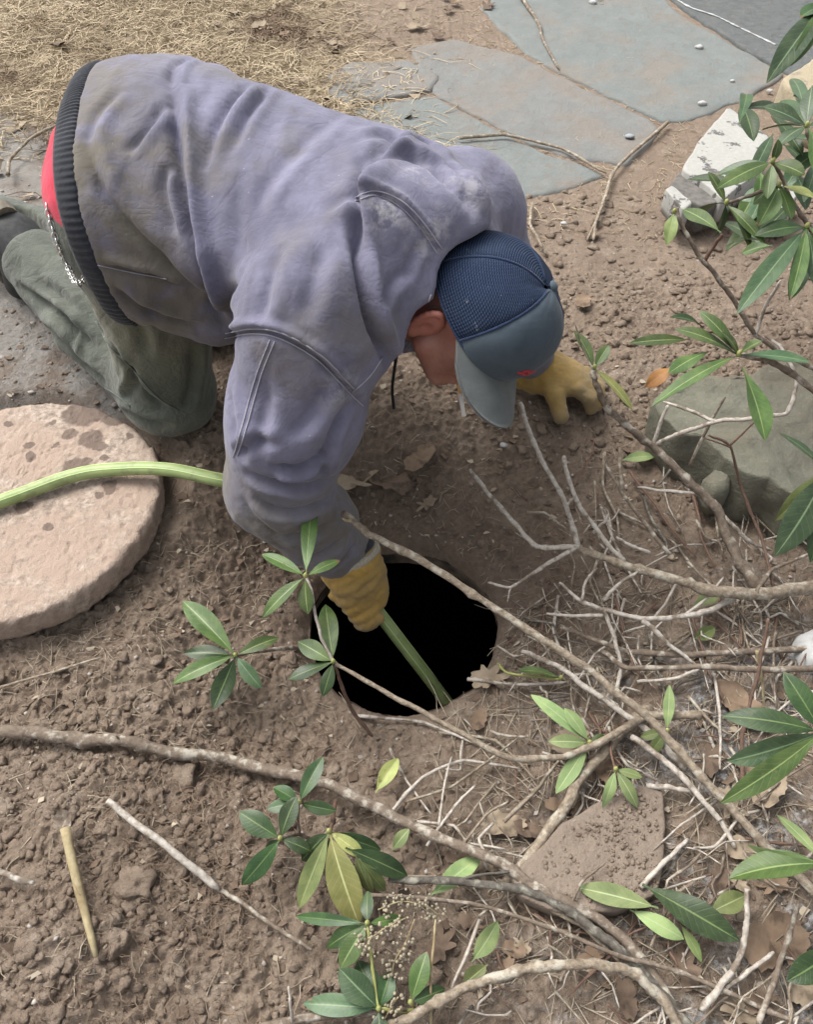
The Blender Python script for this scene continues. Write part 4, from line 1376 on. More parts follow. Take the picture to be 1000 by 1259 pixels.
M_BARK = {
    'tan': simple('bark_tan', (0.12, 0.093, 0.066), (0.29, 0.24, 0.18), 130, 0.85, 0.9, 0.003, c3=(0.36, 0.33, 0.27), s3=45, ),
    'white': simple('bark_white', (0.24, 0.205, 0.17), (0.47, 0.435, 0.385), 140, 0.85, 0.6, 0.0015, c3=(0.15, 0.12, 0.092), s3=38),
    'dark': simple('bark_dark', (0.045, 0.040, 0.034), (0.13, 0.115, 0.095), 110, 0.85, 0.8, 0.002, c3=(0.24, 0.23, 0.19), s3=45),
    'red': simple('bark_red', (0.085, 0.052, 0.038), (0.16, 0.10, 0.072), 120, 0.8, 0.5),
    'brown': simple('bark_brown', (0.085, 0.064, 0.048), (0.195, 0.155, 0.118), 120, 0.85, 0.7, 0.002, c3=(0.34, 0.31, 0.26), s3=50),
    'green': simple('stalk_green', (0.20, 0.23, 0.07), (0.30, 0.30, 0.11), 90, 0.6, 0.3),
    'straw': simple('straw_stick', (0.22, 0.175, 0.095), (0.36, 0.305, 0.185), 90, 0.8, 0.5, c3=(0.2, 0.15, 0.08), s3=18),
}
lrng = np.random.default_rng(11)

def leafmesh(base, tip, width, up=(0, 0, 1), droop=0.10, fold=0.22, stalk=0.07, taper=1.12, nl=13, nw=7, wav=0.05, seed=0, twist=0.0):
    base = np.asarray(base, float); tip = np.asarray(tip, float)
    L = np.linalg.norm(tip - base); ax = (tip - base) / L
    up = np.asarray(up, float); up = nrm(up - ax * (up @ ax)); sd_ = np.cross(ax, up)
    V, lu, lv = [], [], []
    for lay in (0, 1):
        for i in range(nl):
            t = i / (nl - 1)
            if t < stalk: hw = 0.045 * width
            else:
                q = (t - stalk) / (1 - stalk)
                hw = 0.5 * width * max(math.sin(math.pi * q ** taper), 0.0) ** 0.72
                hw = max(hw, 0.02 * width if t < 0.5 else 0.0006)
            tw = twist * (t - 0.5)
            u2 = nrm(up * math.cos(tw) + sd_ * math.sin(tw)); s2 = np.cross(ax, u2)
            c = base + ax * L * t + up * L * droop * (4 * t * (1 - t)) * 0.5 - up * L * droop * t * t * 0.35
            for j in range(nw):
                u = -1 + 2 * j / (nw - 1)
                z = fold * hw * abs(u) ** 1.3 - 0.10 * hw * abs(u) ** 4 + wav * width * math.sin(t * 9 + seed + 2.0 * np.sign(u)) * abs(u) ** 2 * 0.5
                V.append(c + s2 * hw * u + u2 * (z - 0.0005 * lay))
                lu.append(u); lv.append(t)
    n1 = nl * nw
    A_ = grid_faces(nl, nw)
    nz = nrm(np.cross(np.array(V[A_[40][1]]) - V[A_[40][0]], np.array(V[A_[40][3]]) - V[A_[40][0]]))
    if nz @ up < 0: A_ = [f[::-1] for f in A_]
    F = A_ + [[q + n1 for q in f[::-1]] for f in A_]
    return np.array(V), F, np.array(lu), np.array(lv), [0] * len(A_) + [1] * len(A_)

def put_leaf(parent, base, tip, width, kind='g', up=None, origin=None, name='leaf', **kw):
    if up is None:
        up = nrm(np.array([0, -0.15, 1.0]) + 0.22 * lrng.normal(size=3))
    kw.setdefault('droop', 0.06 + 0.10 * lrng.random())
    kw.setdefault('fold', 0.12 + 0.30 * lrng.random())
    kw.setdefault('seed', lrng.random() * 6)
    kw.setdefault('twist', 0.5 * lrng.normal())
    V, F, lu, lv, mi = leafmesh(base, tip, width, up, **kw)
    under = LM['p'] if kind in 'yp' else LM_UNDER
    return mk(name, V, F, None, parent, origin, mats=[LM[kind], under], mi=mi, attrs={'lu': lu, 'lv': lv})

def mpp(p):
    """metres per photo pixel at a world point"""
    return float((np.asarray(p) - CP) @ FW) / FPX

def stem_mesh(pts, d0, d1, n=8, sides=8, wob=0.28, seed=0, knots=0.08):
    path = catmull(pts, n)
    pts = np.asarray(pts, float)
    if len(pts) > 2:
        lin = np.vstack([pts[i] * (1 - t) + pts[i + 1] * t for i in range(len(pts) - 1) for t in np.linspace(0, 1, n, endpoint=False)] + [pts[-1]])
        if len(lin) == len(path): path = 0.45 * path + 0.55 * lin
    r_ = np.random.default_rng(seed + 5)
    m = len(path)
    w0, w1 = d0 * mpp(path[0]) / 2, d1 * mpp(path[-1]) / 2
    rad = np.linspace(w0, w1, m) * (1 + knots * r_.normal(size=m).clip(-1.5, 2))
    rad = rad * np.where(r_.random(m) < 0.10, 1.0 + 0.35 * r_.random(m), 1.0)
    off = r_.normal(size=(m, 3)); off = (off + np.roll(off, 1, 0) + np.roll(off, -1, 0)) / 3
    off[0] = 0; off[-1] = 0
    path = path + off * wob * rad[:, None]
    rad[-1] *= 0.6
    return tube(path, rad, sides)

def GP(l, zoff=None):
    """pixel list [(px,py,height over ground)] -> points"""
    return [G(a, b, c) for a, b, c in l]

SEED = [0]
def branch(label, main, d0, d1, bark='white', sides=(), cat='branch', name='branch', group=None, leaves=(), bud=None):
    pts = GP(main)
    root = empty(name, pts[0], label, cat, group)
    SEED[0] += 1
    mk('stem', *stem_mesh(pts, d0, d1, seed=SEED[0]), M_BARK[bark], root)
    for sp_ in sides:
        l, a, b = sp_[:3]
        SEED[0] += 1
        mk('twig', *stem_mesh(GP(l), a, b, seed=SEED[0], sides=6), M_BARK[sp_[3] if len(sp_) > 3 else bark], root)
    for (cx, cy, cz, lst) in leaves:
        c = G(cx, cy, cz)
        bud_(root, c)
        for lf in lst:
            tx, ty, w, dz, k = lf[:5]
            base = c if len(lf) < 7 else G(lf[5], lf[6], cz)
            rel = base[2] + dz
            tip = P(tx, ty, rel)
            put_leaf(root, base, tip, w * mpp((base + tip) / 2), k)
    return root

def bud_(root, c):
    V = []
    for a in np.linspace(0, np.pi, 6):
        for t in np.linspace(0, 2 * np.pi, 8, endpoint=False):
            V.append(c + np.array([0.0038 * math.sin(a) * math.cos(t), 0.0038 * math.sin(a) * math.sin(t), 0.006 * math.cos(a) + 0.003]))
    mk('bud', V, grid_faces(6, 8, True), M_BARK['green'], root)

# ---- shoots in front of the arm and the hole
branch('slender pale branch reaching over the rim of the hole with two whorls of green leaves',
       [(862, 880, .05), (790, 882, .06), (735, 915, .07), (692, 930, .08), (626, 932, .10), (540, 886, .13), (470, 848, .16), (415, 817, .18), (409, 812, .185)], 11, 4, 'tan',
       [([(410, 813, .185), (396, 785, .21), (388, 755, .24), (383, 725, .27), (376, 709, .28)], 4, 4, 'white'),
        ([(412, 818, .18), (420, 842, .13), (432, 872, .07), (458, 905, .015)], 4, 5, 'red')],
       leaves=[(376, 709, .28, [(384, 612, 20, .02, 'g'), (322, 680, 17, .0, 'g'), (322, 758, 19, -.03, 'g'), (378, 755, 21, -.03, 'g'), (418, 688, 15, .0, 'g')]),
               (410, 814, .185, [(400, 741, 25, .01, 'g'), (366, 788, 23, .0, 'g'), (355, 834, 20, -.02, 'd'), (397, 856, 17, -.02, 'd')])])
branch('single whorl of six green leaves on a thin brown twig beside the hole',
       [(372, 797, .01), (345, 798, .06), (312, 801, .10), (291, 806, .12)], 5, 4, 'brown',
       leaves=[(290, 806, .12, [(224, 737, 28, .02, 'g'), (226, 802, 20, .0, 'd'), (211, 839, 21, -.01, 'g'), (262, 872, 26, -.03, 'd'), (321, 846, 19, -.02, 'b'), (343, 783, 17, .0, 'g')])])
# ---- shrubs at the lower edge
branch('dark green leafy shoot lying on the crumbly soil under the long branch',
       [(392, 1035, .02), (368, 1025, .05), (345, 1031, .08)], 5, 4, 'brown',
       [([(368, 1025, .05), (366, 1000, .08), (368, 987, .10)], 4, 3)],
       leaves=[(345, 1031, .08, [(294, 998, 28, .01, 'd'), (297, 1089, 25, -.02, 'd'), (364, 979, 24, .03, 'd'), (383, 1046, 18, -.01, 'd'), (326, 1052, 16, -.03, 'd')]),
               (368, 987, .10, [(397, 930, 21, .02, 'd'), (413, 997, 17, .0, 'd'), (336, 967, 19, .01, 'd'), (328, 994, 17, .0, 'd')])])
branch('drooping shoot with broad yellow-green leaves beside the cream bud clusters',
       [(412, 985, .03), (410, 1005, .07), (405, 1022, .10)], 5, 5, 'red',
       leaves=[(405, 1022, .10, [(441, 1138, 41, -.05, 'y'), (367, 1117, 25, -.05, 'o'), (448, 1053, 18, -.01, 'y'), (503, 1077, 25, -.05, 'd', 425, 1042), (458, 1100, 18, -.05, 'o', 437, 1050), (474, 1096, 19, -.06, 'o', 442, 1055), (370, 1058, 24, -.05, 'd'), (420, 1085, 22, -.07, 'd'), (470, 1045, 18, -.05, 'd')])])
branch('low shoot of glossy leaves at the foot of the bare tan branch',
       [(560, 1225, .02), (515, 1243, .03), (466, 1240, .05)], 6, 5, 'green',
       [([(466, 1240, .05), (458, 1190, .06), (452, 1135, .08)], 4, 4, 'green'), ([(515, 1243, .03), (505, 1232, .06)], 3, 3, 'green')],
       leaves=[(452, 1135, .08, [(418, 1190, 27, -.02, 'g'), (452, 1095, 18, .0, 'd'), (362, 1126, 15, -.04, 'd'), (400, 1165, 22, -.04, 'd'), (497, 1128, 14, -.02, 'g')]),
               (466, 1240, .05, [(417, 1190, 34, .02, 'b'), (440, 1180, 31, .0, 'd'), (372, 1233, 26, -.01, 'b'), (470, 1300, 30, -.01, 'd'), (480, 1195, 25, .0, 'd')]),
               (505, 1232, .06, [(525, 1170, 25, .02, 'g'), (548, 1215, 20, -.01, 'd')])])
# ---- pale shoots over the flat stone
branch('small pale green whorl on a red-brown twig above the flat brown stone',
       [(775, 885, .03), (750, 905, .05), (725, 913, .07)], 6, 4, 'red',
       [([(750, 905, .05), (752, 928, .06), (757, 946, .07)], 3, 3, 'red')],
       leaves=[(725, 913, .07, [(654, 853, 20, .02, 'p'), (695, 870, 17, .03, 'p'), (675, 911, 17, .0, 'p'), (684, 975, 20, -.02, 'p'), (745, 905, 12, .0, 'g')]),
               (757, 946, .07, [(742, 993, 15, -.02, 'p'), (785, 993, 18, -.02, 'p'), (790, 955, 12, .0, 'o')])])
branch('twig with one upright pale leaf beside the end of the long branch',
       [(835, 925, .02), (826, 910, .04), (820, 899, .06)], 4, 3, 'red',
       leaves=[(820, 899, .06, [(824, 842, 14, .03, 'p'), (788, 906, 12, -.02, 'o'), (800, 925, 14, -.03, 'o')])])
branch('short sprig with one green leaf lying at the right rim of the hole',
       [(612, 815, .01), (625, 828, .03), (690, 835, .04)], 3, 3, 'green', leaves=[(690, 834, .04, [(637, 822, 15, .0, 'g')])])
# ---- upper right shrub
branch('upright twig tip with two green leaves and one yellow leaf beside the gloved hand',
       [(936, 728, .04), (904, 680, .07), (880, 624, .12), (844, 588, .16), (804, 548, .20), (772, 524, .24), (745, 500, .28), (733, 474, .32), (729, 455, .34)], 15, 6, 'brown',
       [([(876, 616, .12), (892, 636, .11), (920, 664, .08), (948, 676, .06)], 7, 4, 'white'), ([(856, 606, .14), (820, 604, .13), (784, 599, .12)], 5, 3, 'white'),
        ([(806, 546, .20), (840, 532, .24), (880, 518, .28), (912, 516, .30), (968, 508, .32), (980, 465, .36), (958, 425, .38), (940, 412, .38)], 6, 4, 'white'),
        ([(880, 518, .28), (845, 503, .27), (816, 494, .26)], 5, 3, 'white'), ([(848, 574, .17), (868, 530, .24), (892, 488, .30)], 4, 3, 'brown'),
        ([(804, 548, .20), (812, 520, .24), (822, 498, .27)], 5, 4, 'white'), ([(729, 455, .34), (716, 425, .36), (707, 398, .38)], 2, 2, 'brown')],
       leaves=[(731, 453, .34, [(707, 405, 16, .03, 'g'), (749, 424, 15, .02, 'g'), (779, 503, 19, -.04, 'y')])])
branch('leafy branch tip with one rust coloured leaf spreading above the mossy stone',
       [(1100, 520, .34), (1020, 490, .42), (960, 450, .46), (930, 440, .47), (908, 437, .48)], 9, 6, 'brown',
       leaves=[(908, 437, .48, [(832, 402, 21, .02, 'g'), (862, 381, 18, .04, 'g'), (890, 408, 15, .03, 'g'), (775, 421, 16, .0, 'g', 850, 418), (826, 388, 15, .03, 'd', 866, 404),
                                (822, 458, 22, .0, 'g', 872, 432), (794, 475, 19, -.02, 'r', 830, 452), (802, 496, 21, -.02, 'g'), (943, 541, 33, -.04, 'g', 913, 452), (1000, 444, 21, .0, 'b'), (936, 419, 17, .03, 'g')])])
branch('dense leafy branch with long drooping leaves in front of the chipped white board',
       [(1120, 420, .38), (1050, 340, .46), (1005, 290, .52), (992, 280, .54)], 10, 7, 'brown',
       [([(1005, 290, .52), (975, 250, .55), (958, 228, .57)], 6, 4), ([(975, 250, .55), (960, 215, .58), (950, 200, .60)], 5, 4), ([(1040, 330, .47), (1010, 220, .55), (992, 156, .60)], 7, 5),
        ([(958, 228, .57), (925, 240, .55), (893, 251, .54)], 5, 4)],
       leaves=[(992, 280, .54, [(930, 288, 24, .0, 'd'), (908, 383, 28, -.04, 'b'), (973, 366, 20, -.04, 'g'), (912, 311, 15, -.02, 'g', 950, 302), (1003, 350, 22, -.04, 'b'), (893, 300, 17, -.04, 'd', 935, 296), (1035, 300, 24, .0, 'g')]),
               (958, 229, .57, [(934, 276, 26, -.03, 'g'), (974, 270, 20, -.03, 'g'), (1004, 243, 17, .0, 'y'), (925, 250, 18, -.04, 'd')]),
               (950, 200, .60, [(884, 229, 23, .0, 'g'), (990, 214, 23, .0, 'g'), (944, 244, 17, -.03, 'g'), (880, 214, 17, -.03, 'd'), (958, 172, 14, .03, 'g')]),
               (992, 156, .60, [(939, 130, 26, .02, 'b'), (955, 180, 21, -.01, 'b'), (960, 122, 20, .0, 'd'), (999, 104, 22, .03, 'b'), (1040, 150, 24, .0, 'b'), (938, 158, 22, -.04, 'd'), (1010, 215, 24, -.03, 'g')]),
               (893, 251, .54, [(925, 305, 15, -.03, 'g'), (942, 301, 16, -.02, 'g'), (872, 211, 14, .03, 'g'), (840, 256, 21, -.02, 'g', 887, 286), (880, 292, 16, -.05, 'd'), (858, 262, 18, -.06, 'd'), (915, 278, 14, -.03, 'g')])])
_root = bpy.data.objects[[o.name for o in bpy.data.objects if o.get('label', '').startswith('dense leafy branch')][0]]
_r = np.random.default_rng(5)
for k in range(30):
    cx, cy = _r.uniform(905, 1010), _r.uniform(125, 320)
    a = _r.uniform(0, 6.28); L_ = _r.uniform(38, 70)
    z_ = 0.52 - 0.10 * _r.random() + (0.08 if cy < 200 else 0)
    b_ = P(cx, cy, z_); t_ = P(cx + L_ * math.cos(a), cy + L_ * abs(math.sin(a)) * (1 if k % 4 else -1), z_ - 0.02)
    put_leaf(_root, b_, t_, _r.uniform(15, 24) * mpp(b_), _r.choice(['d', 'd', 'b', 'g']))
branch('lichen-spotted bare twig with one hanging yellow-green leaf below the chipped board',
       [(1040, 470, .20), (975, 440, .26), (929, 412, .30), (893, 355, .36), (860, 313, .40), (840, 280, .43), (831, 255, .45)], 6, 5, 'brown',
       [([(866, 322, .39), (880, 300, .42), (888, 288, .44)], 5, 4, 'red'), ([(929, 412, .30), (940, 380, .34), (960, 345, .40)], 5, 4, 'white')],
       leaves=[(829, 262, .45, [(820, 300, 17, -.02, 'o')])])
branch('pair of broad bluish leaves hanging down over the dark flagstone',
       [(1110, 60, .78), (1060, 30, .80), (1012, 10, .82)], 7, 5, 'brown',
       leaves=[(1012, 8, .82, [(946, 97, 30, -.04, 'b'), (976, 78, 20, -.03, 'g'), (1040, 90, 26, -.03, 'b'), (985, 20, 20, .0, 'd')])])
branch('two large dark leaves hanging beside the mossy stone at its right',
       [(1130, 660, .20), (1060, 610, .26), (1015, 580, .30)], 7, 5, 'brown',
       leaves=[(1015, 580, .30, [(957, 682, 40, -.04, 'b'), (961, 531, 17, .02, 'b'), (954, 640, 22, -.05, 'o'), (1000, 690, 30, -.06, 'd')])])
branch('whorl of four long dark glossy leaves over the white lichen ground',
       [(1130, 960, .18), (1060, 925, .22), (1010, 898, .25)], 8, 5, 'brown',
       leaves=[(1010, 900, .25, [(889, 878, 31, .0, 'd'), (897, 937, 33, -.01, 'b'), (889, 988, 29, -.03, 'g'), (965, 826, 29, .03, 'd'), (1050, 840, 28, .03, 'd')])])
branch('low dark leafy shoot with one pale upturned leaf beside the lichen ground',
       [(1140, 1120, .12), (1070, 1085, .15), (1015, 1060, .18)], 8, 5, 'brown',
       leaves=[(1015, 1062, .18, [(920, 1042, 24, -.02, 'p'), (897, 1076, 40, -.02, 'g'), (956, 1000, 17, .0, 'p'), (1010, 1120, 34, -.02, 'd')]),
               (1030, 1165, .10, [(970, 1206, 34, -.01, 'd')])])

# ---- bare branches
branch('smooth tan branch with a broken end reaching across the black hole',
       [(1010, 1105, .02), (905, 1000, .04), (860, 950, .06), (810, 895, .09), (770, 860, .12), (720, 820, .15), (650, 775, .19), (590, 735, .22), (520, 690, .25), (455, 657, .27), (434, 641, .275), (421, 629, .28)], 12, 9, 'tan',
       [([(434, 641, .275), (426, 640, .285), (421, 637, .29)], 5, 2, 'straw'), ([(560, 716, .235), (556, 708, .24)], 4, 2)])
branch('long grey-brown branch crossing the bare soil from beside the lid',
       [(-60, 896, .03), (0, 898, .03), (75, 905, .03), (150, 912, .03), (290, 936, .03), (400, 963, .04), (500, 1013, .04), (600, 1055, .05), (660, 1090, .05), (740, 1130, .04), (800, 1190, .03), (860, 1290, .02)], 17, 13, 'brown',
       [([(640, 1082, .05), (655, 1105, .04), (720, 1140, .03), (762, 1182, .02)], 8, 6, 'tan'), ([(250, 928, .03), (240, 912, .05)], 4, 2), ([(150, 912, .035), (142, 904, .05)], 4, 2)])
branch('dark grey branch running below the flat brown stone',
       [(478, 1080, .05), (560, 1082, .05), (640, 1092, .05), (700, 1118, .05), (757, 1165, .04), (810, 1215, .03), (870, 1285, .02)], 9, 15, 'dark',
       [([(560, 1082, .05), (590, 1075, .06), (640, 1070, .05)], 4, 3), ([(700, 1118, .05), (715, 1085, .06), (745, 1060, .06)], 4, 3, 'brown')])
branch('bent tan branch with peeling bark arching along the bottom edge',
       [(440, 1290, .03), (480, 1262, .04), (540, 1230, .06), (600, 1205, .07), (660, 1188, .08), (740, 1184, .08), (785, 1198, .06), (820, 1235, .04), (850, 1290, .02)], 13, 13, 'tan',
       [([(320, 1262, .02), (420, 1245, .03), (500, 1240, .04)], 12, 9, 'brown')])
branch('forked pale branch spreading bare twigs between the hole and the mossy stone',
       [(1060, 720, .05), (1000, 724, .06), (936, 731, .07), (888, 728, .08), (840, 716, .09), (780, 698, .11), (716, 676, .13), (710, 670, .135)], 19, 7, 'tan',
       [([(712, 671, .135), (696, 620, .19), (666, 564, .25), (648, 522, .29), (640, 494, .31)], 7, 6, 'white'), ([(712, 672, .135), (660, 672, .15), (630, 640, .18), (600, 606, .21), (578, 577, .24)], 7, 5, 'white'),
        ([(710, 672, .135), (670, 695, .13), (628, 722, .13), (600, 716, .14)], 6, 3, 'white'), ([(768, 690, .11), (752, 674, .13), (716, 628, .19), (700, 590, .23), (693, 560, .25)], 6, 6, 'white'),
        ([(824, 682, .09), (790, 640, .13), (764, 604, .17), (745, 570, .20)], 6, 4, 'brown'), ([(765, 603, .17), (763, 575, .20), (762, 550, .22)], 5, 4, 'tan'),
        ([(800, 680, .09), (770, 668, .11), (758, 660, .12)], 5, 3, 'white'), ([(696, 622, .19), (706, 612, .20)], 4, 3, 'white'), ([(628, 722, .13), (624, 740, .11)], 3, 2, 'white'),
        ([(730, 655, .14), (745, 640, .17), (748, 632, .18)], 4, 2, 'white'), ([(930, 728, .08), (950, 700, .06), (1000, 680, .05)], 6, 4, 'brown')])
branch('curved white twig network lying beside the hole over the tan branch',
       [(904, 734, .05), (870, 752, .06), (840, 758, .07), (788, 760, .08), (745, 750, .09), (716, 740, .10), (688, 716, .12)], 8, 4, 'white',
       [([(744, 750, .09), (756, 785, .06), (764, 820, .04), (758, 848, .03)], 6, 5), ([(790, 762, .08), (824, 792, .05), (862, 822, .03)], 7, 4), ([(744, 756, .08), (705, 757, .08), (672, 754, .08)], 5, 3),
        ([(742, 738, .09), (756, 722, .11), (784, 703, .11)], 6, 4), ([(716, 740, .10), (720, 715, .12), (735, 698, .13)], 4, 3), ([(840, 758, .07), (870, 735, .07), (890, 710, .06)], 4, 3)])
branch('thick grey-tan branch leaning across the flat brown stone',
       [(800, 870, .02), (778, 886, .03), (716, 953, .05), (690, 1000, .05), (650, 1055, .03), (620, 1085, .02)], 14, 12, 'tan')
branch('thin white twig crossing just right of the hole',
       [(642, 801, .03), (688, 819, .04), (720, 844, .04), (782, 887, .05), (818, 917, .04), (844, 946, .03)], 6, 9, 'white')
branch('white forked twig lying over the brush beside the pale whorl',
       [(777, 906, .05), (826, 942, .05), (866, 986, .04), (888, 1011, .03), (904, 1042, .02)], 8, 6, 'white', [([(795, 966, .03), (822, 968, .03), (852, 973, .03)], 7, 6), ([(788, 1091, .04), (822, 1055, .04), (846, 1031, .03)], 7, 5)])
branch('pale crooked twig standing by the brown dead leaf in the corner brush',
       [(919, 1092, .06), (919, 1130, .05), (915, 1160, .04), (899, 1197, .04), (862, 1242, .03)], 6, 9, 'white', [([(885, 1220, .03), (920, 1195, .03), (952, 1170, .03)], 6, 5)])
branch('straight brown twig slanting through the corner brush',
       [(983, 1108, .06), (957, 1193, .04), (932, 1262, .02)], 6, 8, 'brown')
branch('long thin reddish twig running under the dark leaf toward the corner',
       [(455, 1100, .07), (540, 1105, .06), (600, 1115, .06), (680, 1141, .06), (771, 1177, .05), (833, 1193, .04), (900, 1222, .03), (990, 1262, .02)], 5, 6, 'brown')
branch('two parallel grey twigs running to the white stone at the edge',
       [(740, 800, .03), (772, 821, .05), (856, 820, .05), (930, 824, .05), (1050, 822, .05)], 5, 9, 'brown', [([(784, 838, .03), (830, 834, .04), (860, 822, .05)], 4, 5, 'white'), ([(690, 770, .03), (770, 800, .03), (850, 805, .03), (1030, 795, .03)], 6, 9, 'brown')])
branch('upright red-brown stalk in the brush beside the glossy whorl',
       [(945, 760, .20), (935, 818, .14), (913, 902, .06), (913, 965, .02)], 4, 6, 'red', [([(931, 800, .15), (938, 840, .1), (941, 875, .06)], 4, 3, 'straw')])
branch('thin twig hanging down along the face of the mossy stone',
       [(872, 535, .24), (898, 548, .22), (912, 600, .14), (936, 660, .08), (955, 735, .04)], 3, 4, 'red', [([(898, 548, .22), (925, 522, .26), (945, 500, .28)], 3, 2), ([(898, 550, .22), (860, 536, .22)], 2, 2)])
# ---- loose sticks
def stick(label, l, d0, d1, bark):
    pts = GP(l); SEED[0] += 1
    V, F = stem_mesh(pts, d0, d1, seed=SEED[0], knots=0.05)
    o = mk('stick', V, F, M_BARK[bark], origin=pts[0]); tag(o, label, 'stick')
s1 = GP([(80, 1018, .035), (98, 1090, .03), (118, 1176, .02)])
st = empty('stick', s1[1], 'yellowish peeled stick with a torn papery top lying on the soil mound', 'stick')
mk('shaft', *stem_mesh([s1[0], s1[2]], 13, 9, knots=0.05, wob=0.15), M_BARK['straw'], st)
a_, b_ = s1[0], s1[1]
ax_ = nrm(a_ - b_); sd_ = nrm(np.cross(ax_, Z))
Vt = [a_ - sd_ * 0.008, a_ + sd_ * 0.008, a_ + ax_ * 0.016 + sd_ * 0.014 + Z * 0.004, a_ + ax_ * 0.026 + sd_ * 0.002 + Z * 0.008, a_ + ax_ * 0.020 - sd_ * 0.013 + Z * 0.002, a_ + ax_ * 0.012 - Z * 0.004]
mk('torn_bark', Vt + [v - Z * 0.0015 for v in Vt], [[0, 1, 5], [1, 2, 5], [2, 3, 5], [3, 4, 5], [4, 0, 5], [7, 6, 11], [8, 7, 11], [9, 8, 11], [10, 9, 11], [6, 10, 11]], M_BARK['brown'], st, smooth=False)
stick('straight whitish peeled stick lying on the crumbly soil', [(132, 984, .05), (200, 1037, .04), (270, 1093, .02)], 8, 10, 'white')
stick('thin brown stick continuing past the end of the whitish stick', [(268, 1092, .015), (295, 1108, .015), (340, 1140, .015), (384, 1168, .012)], 6, 5, 'brown')
stick('short pale stick poking out of the soil at the mound edge', [(-20, 1062, .03), (15, 1078, .03), (42, 1086, .02)], 9, 6, 'white')
stick('upright dry straw stalk beside the cream bud clusters', [(530, 1262, .03), (530, 1200, .07), (536, 1130, .09)], 4, 3, 'straw')
stick('small dry stalk standing near the arching bottom branch', [(360, 1262, .02), (357, 1235, .05), (355, 1212, .06)], 4, 3, 'white')
# ---- loose leaves on the brush (green ones)
def loose(label, base, tip, w, k, z0=0.035, z1=0.03, cat='leaf', **kw):
    b_, t_ = G(base[0], base[1], z0), G(tip[0], tip[1], z1)
    o = put_leaf(None, b_, t_, w * mpp(b_), k, origin=b_, name='fallen_leaf', **kw); tag(o, label, cat)
loose('long pale fallen leaf overlapping the lower edge of the flat stone', (810, 1116), (710, 1090), 27, 'p', .06, .05)
loose('pale fallen leaf tucked under the dark one below the flat stone', (775, 1118), (842, 1154), 22, 'p', .05, .04)
loose('large dark green fallen leaf at the corner of the flat stone', (790, 1087), (910, 1156), 37, 'd', .07, .06)
loose('short rounded pale leaf beyond the large dark fallen leaf', (872, 1122), (918, 1100), 26, 'o', .04, .04)
loose('narrow pale leaf standing below the large dark fallen leaf', (836, 1135), (864, 1182), 16, 'o', .04, .03)
loose('grey-green leaf lying between two bare branches near the bottom', (580, 1182), (613, 1133), 26, 'p', .03, .04)
loose('grey-green half-hidden leaf beside the arching branch', (600, 1185), (570, 1210), 22, 'o', .025, .02)
loose('small pale leaf sticking up beside the long branch', (482, 1045), (503, 1019), 16, 'p', .03, .05)
loose('pale leaf crossing under the long branch', (527, 1103), (592, 1052), 25, 'p', .03, .03)
loose('tan curled leaf on the soil above the long branch', (462, 974), (490, 932), 20, 'y', .02, .04, fold=0.6)
loose('pale green leaf lying on soil in front of the mossy stone', (764, 566), (806, 560), 15, 'p', .02, .02)
loose('olive leaf half under the forked branch', (852, 745), (886, 728), 18, 'p', .03, .04)
loose('green leaf under the parallel grey twigs', (852, 785), (880, 772), 18, 'o', .02, .03)

# ---- cream flower buds
def budcluster(label, l, n, seed):
    r_ = np.random.default_rng(seed)
    pts = catmull(GP(l), 10)
    root = empty('bud_cluster', pts[0], label, 'buds')
    mk('stem', *tube(pts, 0.0010, 5), M_BARK['straw'], root)
    ico = bmesh_ico(1)
    mb = MB()
    for k in range(n):
        p = pts[r_.integers(2, len(pts))] + 0.007 * r_.normal(size=3)
        s_ = 0.0023 * (0.7 + 0.6 * r_.random())
        mb.add(ico[0] * s_ * np.array([1, 1, 1.25]) + p, ico[1])
    o = mk('buds', *mb.out(), M_BUD, root); o['kind'] = 'stuff'
def bmesh_ico(sub):
    import bmesh
    bm = bmesh.new(); bmesh.ops.create_icosphere(bm, subdivisions=sub, radius=1.0)
    V = np.array([v.co[:] for v in bm.verts]); F = [[v.index for v in f.verts] for f in bm.faces]
    bm.free(); return V, F
M_BUD = simple('cream_bud', (0.19, 0.16, 0.112), (0.34, 0.30, 0.22), 200, 0.8, 0.3)
budcluster('spray of tiny cream flower buds beside the broad yellow leaf', [(500, 1128, .09), (475, 1140, .10), (455, 1155, .09), (448, 1172, .07)], 75, 1)
budcluster('cream bud spray hanging by the dry straw stalk', [(510, 1130, .09), (498, 1160, .08), (486, 1180, .07), (482, 1198, .05)], 55, 2)
budcluster('cream bud spray above the reddish twig', [(465, 1118, .09), (495, 1108, .09), (525, 1115, .08), (540, 1125, .07)], 80, 3)
budcluster('small cream bud spray at the foot of the glossy shoot', [(490, 1225, .06), (480, 1240, .05), (470, 1258, .04)], 40, 4)

